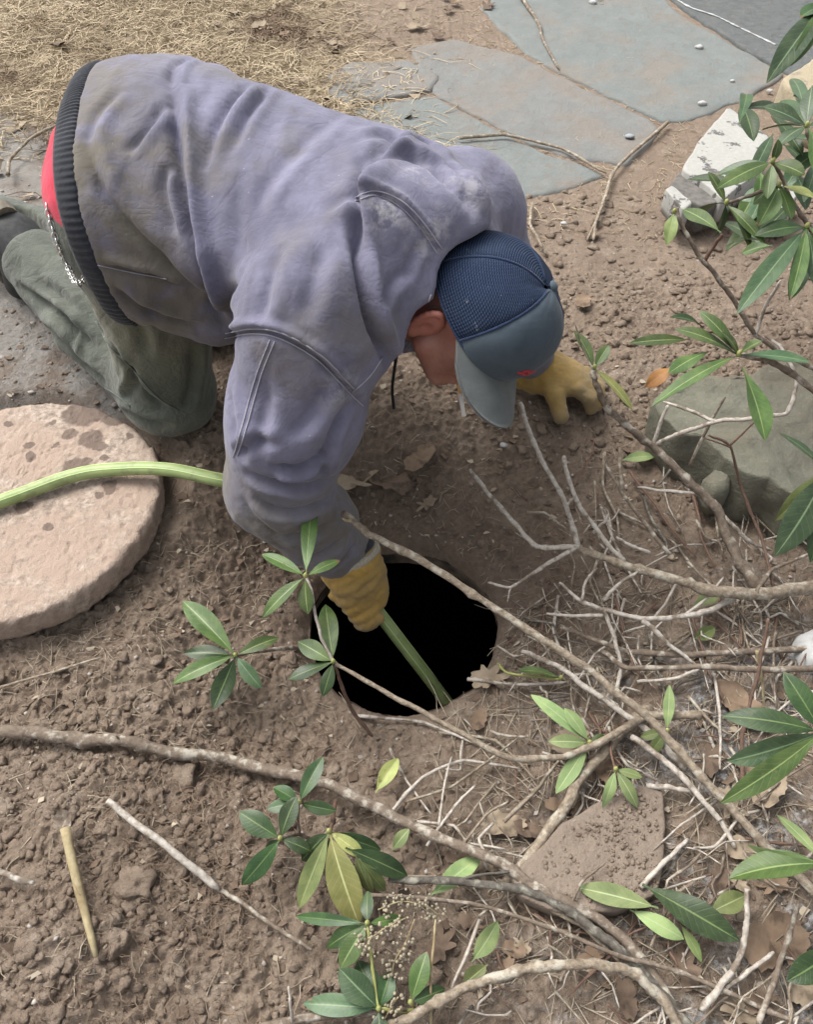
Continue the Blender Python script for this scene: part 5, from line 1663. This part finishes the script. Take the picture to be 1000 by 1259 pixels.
# ================================================================== STONES, BOARDS, LITTER
M_MOSS = mat_stone('mossy_stone', (0.055, 0.058, 0.040), (0.185, 0.178, 0.135), soilc=(0.135, 0.118, 0.085), cov=0.5, sc=22)
M_BROWNST = mat_stone('brown_slate', (0.12, 0.092, 0.070), (0.225, 0.178, 0.138), soilc=(0.20, 0.158, 0.122), cov=0.5, sc=28)
M_WHITEST = simple('white_stone', (0.30, 0.30, 0.29), (0.46, 0.46, 0.45), 40, 0.8, 0.3)
def block(name, label, cat, px, z, thick, mat, seed, **kw):
    pts = pxpoly(px, z); c = np.mean(pts, 0)
    o = slab(name, pts, z, thick, mat, origin=(c[0], c[1], z - thick), seed=seed, **kw)
    return tag(o, label, cat)
block('boulder', 'large squared mossy green-grey stone at the edge of the dug soil', 'stone',
      [(806, 500), (846, 470), (960, 446), (1180, 430), (1220, 610), (1040, 628), (965, 602), (892, 566), (838, 536)], 0.150, 0.14, M_MOSS, 5, bev=0.006, rough_amp=0.016, wob=0.014, sub=40, sidewob=0.014, res=0.008)
block('stone', 'small mossy stone wedged at the foot of the large mossy stone', 'stone',
      [(868, 582), (885, 570), (906, 578), (905, 600), (880, 604)], 0.125, 0.07, M_MOSS, 6, bev=0.02, rough_amp=0.01)
block('stone_slab', 'flat brown slate slab dusted with soil among fallen branches', 'stone',
      [(632, 1076), (690, 1012), (735, 985), (790, 964), (815, 970), (816, 1040), (810, 1100), (760, 1118), (690, 1120), (640, 1105)], 0.042, 0.035, M_BROWNST, 7, bev=0.004, rough_amp=0.006, res=0.005, wob=0.0035)
block('stone', 'white weathered stone at the edge of the brush', 'stone', [(990, 775), (1012, 765), (1045, 778), (1040, 815), (996, 816), (988, 795)], 0.07, 0.05, M_WHITEST, 8, bev=0.02, rough_amp=0.01)
M_TANST = mat_stone('tan_block', (0.24, 0.20, 0.13), (0.34, 0.29, 0.20))
block('stone_block', 'tan stone block behind the bluish hanging leaves', 'stone', [(962, 98), (1000, 70), (1100, 60), (1140, 130), (1010, 140)], 0.20, 0.12, M_TANST, 9, bev=0.012, rough_amp=0.006)
# chipped white board
def mat_chip():
    m, nt, b = ng('chipped_white_paint')
    n = N(nt)
    v = n.coord('Object')
    f = n.noise(v, 16, 5, 0.65); f2 = n.noise(v, 90, 4, 0.6)
    c = n.mix(f2, (0.23, 0.226, 0.208), (0.36, 0.355, 0.33))
    c = n.mix(n.step(f, 0.56, 0.60), c, (0.085, 0.08, 0.075))
    c = n.mix(n.math('MULTIPLY', n.step(n.noise(v, 60, 4, 0.7), 0.58, 0.64), 0.6), c, (0.30, 0.29, 0.25))
    n.l(c, b.inputs['Base Color']); b.inputs['Roughness'].default_value = 0.8
    n.l(n.bump(n.step(f, 0.60, 0.56), 0.5, 0.002), b.inputs['Normal'])
    return m
M_CHIP = mat_chip()
M_CORE = simple('board_core', (0.075, 0.07, 0.065), (0.16, 0.15, 0.135), 50, 0.9, 0.6, 0.004)
bz = MAN_Z + 0.10
bc = P(885, 200, bz)
brd = empty('broken_board', (bc[0], bc[1], MAN_Z), 'broken board with chipped white paint lying by the slate path', 'board')
for nm, l, z, t, m_, sd_ in (('painted_face', [(896, 131), (948, 170), (944, 202), (890, 246), (868, 226), (836, 207), (862, 172)], bz + 0.012, 0.07, M_CHIP, 1),
                     ('core', [(836, 211), (866, 228), (888, 247), (862, 254), (822, 230)], bz - 0.004, 0.075, M_CORE, 2),
                     ('painted_edge', [(817, 233), (825, 227), (852, 250), (842, 258)], bz + 0.006, 0.06, M_CHIP, 4),
                     ('painted_edge', [(925, 246), (945, 225), (985, 225), (975, 262), (940, 268)], bz - 0.02, 0.06, M_CHIP, 8)):
    slab(nm, pxpoly(l, z), z, t, m_, brd, seed=30 + sd_, bev=0.004, rough_amp=0.003, wob=0.004)
# pebbles on the flagstones
for k, (px, py, s_, lab) in enumerate([(775, 168, 7, 'blue-grey pebble at the slate path edge'), (864, 127, 7, 'oval white pebble beside the chipped board'), (860, 58, 6, 'white chip lying on the dark flagstone edge'),
                                       (901, 100, 4, 'tiny white chip on the big green flagstone'), (729, 3, 6, 'white pebble at the far end of the green flagstone'), (693, 275, 5, 'white pebble in the soil beyond the cap'), (947, 112, 5, 'white chip in the soil above the board'), (620, 547, 6, 'white chip on the dug soil below the cap')]):
    c = G(px, py, 0.012)
    V, F = bmesh_ico(2)
    s_ = 0.75 * s_ * mpp(c)
    V = V * np.array([s_ * 1.15, s_ * 0.85, s_ * 0.55]) * (1 + 0.30 * vnoise(V * 1.6 + k * 7, k)[:, None]) + c
    tag(mk('pebble', V, F, M_WHITEST if k else mat_stone('pebble_blue', (0.2, 0.23, 0.25), (0.3, 0.33, 0.35)), origin=c), lab, 'pebble')

LANDMARKS = [((725, 1040), 'the flat brown slab'), ((600, 800), 'the rim of the hole'), ((900, 620), 'the mossy stone'), ((480, 1150), 'the cream buds'), ((940, 910), 'the glossy dark whorl'), ((1000, 790), 'the white stone'), ((850, 1120), 'the dark fallen leaf'),
             ((700, 915), 'the pale whorl'), ((840, 730), 'the forked pale branch'), ((700, 1190), 'the arching tan branch'), ((950, 1160), 'the tan dead leaf'), ((600, 1060), 'the long grey-brown branch'), ((930, 1070), 'the low dark shoot'), ((800, 880), 'the tan branch end'), ((910, 1230), 'the rusty dead leaf')]
def nearmark(px, py): return min(LANDMARKS, key=lambda q: (q[0][0] - px) ** 2 + (q[0][1] - py) ** 2)[1]
# ---- brown dead leaves
M_DEAD = [simple('dead_leaf_%d' % i, a, b, 60, 0.85, 0.4, 0.002, c3=tuple(q * 0.6 for q in a), s3=30) for i, (a, b) in enumerate(
    [((0.135, 0.092, 0.062), (0.215, 0.155, 0.105)), ((0.20, 0.155, 0.108), (0.29, 0.235, 0.17)), ((0.095, 0.066, 0.048), (0.165, 0.118, 0.082))])]
def deadleaf(px, py, size, rot, seed, z=0.012, lobed=True):
    r_ = np.random.default_rng(seed)
    c = G(px, py, 0.0); c[2] = float(hfin(c[0], c[1])[0]) + z
    L = size * mpp(c)
    n_ = 44; V = []
    tilt = 0.14 * r_.normal(size=2)
    rings = 5
    for i in range(rings + 1):
        for j in range(n_):
            t = 2 * math.pi * j / n_
            r = 0.5 * (0.62 + 0.38 * abs(math.cos(t)) ** 0.8)
            if lobed: r *= 0.72 + 0.28 * math.cos(7 * t + 0.4) * (0.6 + 0.4 * math.cos(t))
            r *= 1 + 0.06 * r_.normal() if i == rings else 1
            r *= i / rings
            x, y = r * math.cos(t) * 1.25, r * math.sin(t) * 0.95
            zz = 0.20 * (x * x) + 0.55 * y * y * r_.choice([1.0]) + 0.05 * math.sin(9 * x + seed) + tilt[0] * x + tilt[1] * y
            V.append((x, y, zz))
    V = np.array(V) * L
    V[:, 2] = np.maximum(V[:, 2], -z * 0.8)
    cr_, sr_ = math.cos(rot), math.sin(rot)
    V = np.stack([V[:, 0] * cr_ - V[:, 1] * sr_, V[:, 0] * sr_ + V[:, 1] * cr_, V[:, 2]], -1) + c
    m = len(V)
    V2 = np.vstack([V, V - np.array([0, 0, 0.0006])])
    F = grid_faces(rings + 1, n_, True); F = F + [[q + m for q in f[::-1]] for f in F]
    return mk('dead_leaf', V2, F, M_DEAD[seed % 3], origin=c)
DL = [(432, 602, 62, 0.6, 'lobed brown dead leaf lying beside the sleeve in the dug soil'), (482, 598, 66, 2.4, 'lobed brown oak leaf on the soil just beyond the hole'), (516, 570, 40, 1.0, 'small curled brown leaf on the dark soil under the person'),
      (525, 622, 30, 4.0, 'brown leaf scrap on the soil at the far rim of the hole'), (728, 294, 24, 0.3, 'tan dead leaf by the thin roots beyond the cap'), (716, 378, 26, 1.4, 'brown dead leaf on soil beside the cap'),
      (600, 838, 50, 0.2, 'crumpled brown leaf at the right rim of the hole'), (840, 1190, 60, 1.7, 'brown papery dead leaf below the dark fallen leaf'), (945, 1160, 70, 0.4, 'tan dead leaf in the corner brush'),
      (905, 1240, 60, 2.6, 'rusty dead leaf at the corner of the brush'), (540, 1165, 50, 0.8, 'brown dead leaf under the cream buds'), (745, 945, 40, 1.2, 'brown leaf scrap behind the flat slab'),
      (512, 38, 30, 0.5, 'brown dead leaf on the straw by the slate path'), (600, 12, 26, 1.4, 'dark brown dead leaf at the green flagstone edge'), (905, 870, 55, 2.0, 'dull brown dead leaf under the glossy whorl'), (985, 1215, 55, 1.0, 'pale brown dead leaf by the straight twig')]
for k, (px, py, s_, r_, lab) in enumerate(DL):
    tag(deadleaf(px, py, s_, r_, 40 + k, lobed=k % 3 != 2), lab, 'dead leaf')
gl_ = np.random.default_rng(77)
for k in range(46):
    px, py = (gl_.uniform(560, 1000), gl_.uniform(880, 1259)) if k < 30 else (gl_.uniform(0, 560), gl_.uniform(0, 70))
    tag(deadleaf(px, py, gl_.uniform(22, 48) * (1 if k < 30 else 0.45), gl_.uniform(0, 6.3), 100 + k, z=0.014, lobed=k % 2 == 0),
        '%s %s dead leaf in the brush near %s' % ('lobed' if k % 2 == 0 else 'rounded', ('rust brown', 'tan', 'dark brown')[(100 + k) % 3], nearmark(px, py)) if k < 30 else 'small %s %s dead leaf on the straw behind the person' % ('lobed' if k % 2 == 0 else 'rounded', ('rust brown', 'tan', 'dark brown')[(100 + k) % 3]), 'dead leaf', 'dead leaves in the brush' if k < 30 else 'dead leaves on the straw')

# ---- loose thin twigs of the brush tangle, each its own
for k in range(285):
    px, py = (gl_.uniform(560, 1010), gl_.uniform(720, 1262)) if k % 4 else (gl_.uniform(660, 1010), gl_.uniform(540, 900))
    if px < 640 and py < 880: continue
    if 640 < px < 815 and 985 < py < 1100: continue
    a = gl_.choice([gl_.normal(0.5, 0.35), gl_.normal(2.4, 0.45), gl_.normal(1.4, 0.3)])
    L = gl_.uniform(35, 120)
    h0, h1 = gl_.uniform(.008, .03), gl_.uniform(.008, .04)
    pts = [G(px + L * q * math.cos(a) + 5 * gl_.normal(), py + L * q * math.sin(a) + 5 * gl_.normal(), h0 + (h1 - h0) * (q + .5)) for q in (-.5, -.17, .17, .5)]
    d = gl_.uniform(1.6, 4.6)
    V, F = stem_mesh(pts, d, d * 0.7, n=4, sides=5, seed=k)
    bk = gl_.choice(['white', 'brown', 'tan', 'red', 'dark'], p=[.34, .28, .2, .1, .08])
    tag(mk('twig', V, F, M_BARK[str(bk)], origin=pts[0]), '%s bare %s twig in the brush near %s' % (('long' if L > 95 else 'fairly long' if L > 72 else 'short' if L > 50 else 'stubby') + (' thick' if d > 3.6 else '' if d > 2.6 else ' hair-thin'), {'white': 'whitish', 'brown': 'brown', 'tan': 'tan', 'red': 'reddish', 'dark': 'dark'}[str(bk)], nearmark(px, py)), 'twig', 'loose %s twigs in the brush tangle' % bk)
for k, (l, d) in enumerate([([(480, 1000, .02), (520, 955, .03), (570, 935, .03), (640, 945, .02)], 5), ([(500, 985, .02), (560, 965, .03), (640, 905, .03)], 4), ([(540, 1015, .03), (547, 960, .04), (556, 930, .04)], 4), ([(545, 960, .03), (537, 935, .03), (530, 925, .03)], 4),
                            ([(525, 1040, .03), (560, 990, .03), (585, 965, .03)], 5), ([(540, 900, .01), (610, 910, .02), (660, 960, .02)], 4), ([(440, 880, .01), (520, 888, .01), (600, 920, .02)], 4), ([(0, 845, .012), (60, 828, .012), (125, 808, .012)], 4),
                            ([(575, 835, .015), (640, 842, .02), (700, 838, .02)], 5), ([(620, 1010, .03), (665, 965, .04), (690, 930, .04)], 6), ([(480, 920, .01), (500, 960, .02), (530, 1000, .02)], 4), ([(560, 1050, .03), (600, 1000, .03), (625, 985, .03)], 4), ([(590, 1130, .03), (570, 1180, .03), (555, 1215, .03)], 5)]):
    V, F = stem_mesh(GP(l), d, d * 0.7, n=6, sides=5, seed=k + 300)
    tag(mk('twig', V, F, M_BARK['tan' if k % 2 else 'white'], origin=GP(l)[0]), 'thin dry %s stalk lying %s' % ('tan' if k % 2 else 'whitish', ['bent below the hole', 'slanting toward the pale whorl', 'upright against the straw bits', 'short and forked below the hole', 'crossing the soil above the long branch', 'running toward the flat slab', 'flat along the near rim of the hole', 'on the soil under the lid', 'at the right rim of the hole', 'leaning on the slab branch', 'beside the tan curled leaf', 'beside the long branch bend', 'below the grey-green leaf'][k]), 'twig', 'dry stalks around the hole')
# thin roots on the flagstones
for lab, l in (('thin brown root running along the joint of the green flagstone', [(640, -5, .02), (662, 28, .015), (668, 50, .015), (688, 86, .012)]),
               ('long thin vine lying across the grey flagstone', [(565, 170, .02), (620, 166, .018), (690, 182, .018), (745, 213, .018)]),
               ('looped thin root hanging from the path edge beyond the cap', [(822, 150, .02), (775, 190, .02), (752, 215, .02), (738, 262, .015), (722, 296, .01)]),
               ('thin pale vine curving through the straw behind the person', [(10, 215, .03), (12, 195, .03), (40, 168, .03), (80, 150, .03), (110, 140, .02)]),
               ('thin pale root arching out of the soil beside the shoulder', [(655, 250, .02), (652, 275, .03), (665, 300, .03), (672, 315, .01)]),
               ('long vine beside the looped root below the path', [(755, 210, .02), (742, 250, .02), (733, 275, .02), (730, 296, .01)])):
    V, F = stem_mesh(GP(l), 4.5, 3, seed=hash(l[0]) % 50)
    tag(mk('root', V, F, M_BARK['brown' if 'brown' in lab else 'tan'], origin=GP(l)[0]), lab, 'root')

# ---- soil clods, gravel, fibres and straw: nobody could count them
def clods(name, n, sampler, smin, smax, mat, sub, label, flat=0.75, sink=0.35, power=2.5, seed=1):
    r_ = np.random.default_rng(seed)
    proto = []
    for k in range(10):
        V, F = bmesh_ico(sub)
        V = V * (1 + 0.50 * vnoise(V * 1.3 + 9.1 * k, k)[:, None] + 0.34 * vnoise(V * 2.9 + 5.1 * k, k + 3)[:, None] + 0.16 * vnoise(V * 6 + 5.1 * k, k + 3)[:, None])
        proto.append((V, np.array(F)))
    xy = sampler(r_, n)
    d = np.hypot(xy[:, 0] - HOLE[0], xy[:, 1] - HOLE[1])
    xy = xy[d > HOLE_R + 0.02]
    dl = np.hypot(xy[:, 0] - lidc[0], xy[:, 1] - lidc[1]); xy = xy[dl > LID_R * 0.98]
    z = hfin(xy[:, 0], xy[:, 1])
    VV, FF, o = [], [], 0
    for i in range(len(xy)):
        V, F = proto[i % 10]
        s_ = smin + (smax - smin) * r_.random() ** power
        a = r_.uniform(0, 6.28); c, s2 = math.cos(a), math.sin(a)
        W = V * np.array([s_ * r_.uniform(.75, 1.25), s_, s_ * flat])
        W = np.stack([W[:, 0] * c - W[:, 1] * s2, W[:, 0] * s2 + W[:, 1] * c, W[:, 2]], -1)
        VV.append(W + np.array([xy[i, 0], xy[i, 1], z[i] + s_ * flat * (0.5 - sink)])); FF.append(F + o); o += len(V)
    ob = mk(name, np.vstack(VV), np.vstack(FF), mat)
    return tag(ob, label, 'soil', kind='stuff')
M_CLOD = simple('clod', (0.075, 0.055, 0.044), (0.225, 0.176, 0.147), 38, 0.95, 0.9, 0.004, spec=0.15, c3=(0.15, 0.115, 0.092), s3=9, bscale=170)
M_GRAVEL = simple('grit', (0.16, 0.135, 0.115), (0.40, 0.36, 0.32), 7, 0.9, 0.5, 0.002, spec=0.2)
def samp(cx, cy, sx, sy):
    return lambda r, n: np.stack([r.normal(cx, sx, n), r.normal(cy, sy, n)], -1)
def uni(x0, x1, y0, y1, f=None):
    def g(r, n):
        q = np.stack([r.uniform(x0, x1, n), r.uniform(y0, y1, n)], -1)
        return q if f is None else q[f(q[:, 0], q[:, 1], r)]
    return g
clods('soil_clods', 4200, samp(-0.42, 0.38, 0.22, 0.19), 0.0012, 0.010, M_SOIL, 2, 'loose crumbly brown soil clods on the spoil mound', seed=1, power=3.6, flat=0.6, sink=0.45)
clods('soil_clods', 60, samp(-0.42, 0.36, 0.22, 0.15), 0.010, 0.024, M_SOIL, 3, 'big crumbly clods on the spoil mound', seed=2, power=2.4, sink=0.6, flat=0.6)
clods('soil_clods', 7000, uni(-0.95, 0.95, 0.15, 1.75), 0.0012, 0.0075, M_SOIL, 1, 'small crumbs of brown soil around the hole', seed=3, power=4, sink=0.45, flat=0.6)
clods('soil_clods', 2600, uni(0.1, 1.3, 1.15, 2.15), 0.002, 0.014, M_SOIL, 2, 'clumpy soil beyond the hole near the path', seed=4, power=3.6, sink=0.5, flat=0.55)
clods('grit', 3200, uni(-0.95, 0.95, 0.15, 1.9), 0.0010, 0.0042, M_GRAVEL, 1, 'pale grit and tiny stones in the soil', seed=5, power=3, flat=0.6)
clods('grit', 900, uni(-1.7, -0.45, 1.25, 2.2), 0.002, 0.010, M_GRAVEL, 1, 'grey grit trodden into the mud by the boots', seed=6, power=3, flat=0.5)

def crumbs_on(n, poly, ztop, seed):
    r_ = np.random.default_rng(seed); pts = []
    poly = np.array(poly)
    while len(pts) < n:
        w = r_.dirichlet(np.ones(len(poly)) * 0.22); pts.append((w @ poly) * 0.95 + 0.05 * poly.mean(0))
    VV, FF, o = [], [], 0
    V0, F0 = bmesh_ico(1); F0 = np.array(F0)
    for p in pts:
        s_ = 0.0008 + 0.0035 * r_.random() ** 4
        W = V0 * (1 + 0.4 * vnoise(V0 * 1.7 + 31 * r_.random(), 3)[:, None]) * s_ * np.array([1, 1, .6]) + np.array([p[0], p[1], ztop + s_ * 0.3])
        VV.append(W); FF.append(F0 + o); o += len(V0)
    tag(mk('soil_crumbs', np.vstack(VV), np.vstack(FF), M_SOIL), 'soil crumbs dusted over the flat brown slab', 'soil', kind='stuff')
crumbs_on(900, pxpoly([(650, 1075), (700, 1015), (790, 970), (812, 975), (812, 1090), (750, 1112), (690, 1112)], 0.042), 0.043, 3)
def fibres(name, n, sampler, lmin, lmax, rad, mat, label, lift=0.01, curl=0.6, seed=1, segs=4, flatbias=0.25, cat='litter'):
    r_ = np.random.default_rng(seed)
    xy = sampler(r_, n); z = hfin(xy[:, 0], xy[:, 1])
    d = np.hypot(xy[:, 0] - HOLE[0], xy[:, 1] - HOLE[1]); ok = (d > HOLE_R + 0.015)
    dl = np.hypot(xy[:, 0] - lidc[0], xy[:, 1] - lidc[1]); ok &= dl > LID_R
    xy, z = xy[ok], z[ok]
    VV, FF, o = [], [], 0
    tri = np.linspace(0, 2 * np.pi, 3, endpoint=False)
    for i in range(len(xy)):
        L = lmin + (lmax - lmin) * r_.random() ** 2
        a = r_.uniform(0, 6.28); el = abs(r_.normal(0, flatbias))
        p = np.array([xy[i, 0], xy[i, 1], z[i] + 0.002]); pts = [p]
        for k in range(segs):
            a += r_.normal(0, curl); el = el - r_.uniform(0, 0.35)
            p = p + L / segs * np.array([math.cos(a) * math.cos(el), math.sin(a) * math.cos(el), math.sin(el)])
            zz = hfin(p[0], p[1])[0] + 0.002 + lift * r_.random() * 0.5
            p[2] = max(p[2], zz); pts.append(p.copy())
        pts = np.array(pts); T = np.gradient(pts, axis=0)
        S = np.cross(T, (0, 0, 1.0)); S /= np.linalg.norm(S, axis=1)[:, None] + 1e-9
        rr = rad * r_.uniform(.6, 1.4) * np.linspace(1, 0.5, segs + 1)
        V = (pts[:, None, :] + rr[:, None, None] * (np.cos(tri)[None, :, None] * S[:, None, :] + np.sin(tri)[None, :, None] * np.array([0, 0, 1.0]))).reshape(-1, 3)
        F = np.array(grid_faces(segs + 1, 3, True))
        VV.append(V); FF.append(F + o); o += len(V)
    return tag(mk(name, np.vstack(VV), np.vstack(FF), mat), label, cat, kind='stuff')
M_ROOT = simple('root_fibre', (0.15, 0.105, 0.072), (0.27, 0.20, 0.145), 20, 0.9, 0)
M_STRAW = simple('dry_straw', (0.30, 0.235, 0.155), (0.56, 0.47, 0.33), 6, 0.85, 0, c3=(0.18, 0.125, 0.085), s3=3)
M_CHIPW = simple('dry_bits', (0.20, 0.16, 0.115), (0.40, 0.345, 0.265), 9, 0.9, 0)
fibres('root_fibres', 700, samp(-0.30, 0.34, 0.09, 0.12), 0.02, 0.075, 0.0006, M_ROOT, 'fine curly root fibres in the spoil mound', 0.02, 0.9, 1, 6, 0.5)
fibres('root_fibres', 260, samp(-0.22, 0.52, 0.10, 0.05), 0.02, 0.07, 0.0006, M_ROOT, 'fine root fibres under the long branch', 0.015, 0.9, 2, 6, 0.4)
fibres('dry_litter', 2200, uni(-0.9, 0.9, 0.15, 1.25), 0.008, 0.045, 0.0009, M_CHIPW, 'bits of dry stalk scattered on the soil', 0.004, 0.25, 3, 3, 0.1)
fibres('dry_litter', 1000, uni(0.05, 0.75, 0.18, 0.85), 0.02, 0.10, 0.0010, M_CHIPW, 'fine dry stalks in the brush tangle', 0.02, 0.08, 4, 3, 0.15)
fibres('dry_litter', 500, uni(-0.75, -0.25, 0.55, 0.95), 0.012, 0.05, 0.0007, M_CHIPW, 'dry grass bits on the soil below the lid', 0.006, 0.15, 5, 3, 0.12)
fs_ = lambda x, y, r: (y + 0.33 * x + 0.14 * r.normal(size=len(x)) > 2.08) & (x + 0.25 * (y - 2.0) + 0.1 * r.normal(size=len(x)) < 0.10)
fibres('dry_grass', 26000, uni(-2.6, 0.25, 1.75, 4.2, fs_), 0.04, 0.15, 0.0016, M_STRAW, 'matted dry tan grass behind the kneeling person', 0.03, 0.45, 6, 3, 0.28, cat='grass')
fibres('dry_grass', 2500, uni(-0.9, 0.9, 1.9, 3.6), 0.02, 0.07, 0.0010, M_STRAW, 'dry grass bits in the joints of the slate path', 0.004, 0.5, 7, 3, 0.1, cat='grass')
def flakes(name, n, sampler, s0, s1, mat, label, seed):
    r_ = np.random.default_rng(seed)
    xy = sampler(r_, n); d = np.hypot(xy[:, 0] - HOLE[0], xy[:, 1] - HOLE[1]); xy = xy[d > HOLE_R + 0.02]
    z = hfin(xy[:, 0], xy[:, 1]); VV, FF, o = [], [], 0
    for i in range(len(xy)):
        s_ = r_.uniform(s0, s1); m = 6; a = np.sort(r_.uniform(0, 6.28, m))
        n_ = nrm([r_.normal(0, .35), r_.normal(0, .35), 1]); u = nrm(np.cross(n_, (1, .2, 0))); w_ = np.cross(n_, u)
        q = r_.uniform(.6, 1.1, m)
        P_ = np.array([xy[i, 0], xy[i, 1], z[i] + 0.35 * s_]) + s_ * (q * np.cos(a))[:, None] * u * r_.uniform(.5, 1) + s_ * (q * np.sin(a))[:, None] * w_
        V = np.vstack([P_, P_ - n_ * 0.0012]); VV.append(V)
        FF += [[o + k for k in range(m)], [o + m + k for k in range(m)][::-1]] + [[o + k, o + m + k, o + m + (k + 1) % m, o + (k + 1) % m] for k in range(m)]; o += 2 * m
    return tag(mk(name, np.vstack(VV), FF, mat, smooth=False), label, 'litter', kind='stuff')
flakes('bark_flakes', 420, uni(-0.9, 0.9, 0.15, 1.4), 0.003, 0.011, M_CHIPW, 'pale bark flakes scattered on the soil', 21)
flakes('leaf_scraps', 1100, uni(-0.9, 0.95, 0.15, 1.7), 0.003, 0.014, M_DEAD[2], 'brown leaf scraps scattered on the soil', 22)
flakes('leaf_scraps', 500, uni(-2.4, 0.1, 1.9, 4.0), 0.010, 0.030, M_DEAD[1], 'tan leaf scraps lying in the dry grass', 23)
flakes('lichen_chips', 260, lambda r, n: np.stack([r.normal(0.42, 0.16, n), r.normal(0.48, 0.22, n)], -1), 0.002, 0.008, M_GRAVEL, 'pale grey stone chips under the brush', 24)
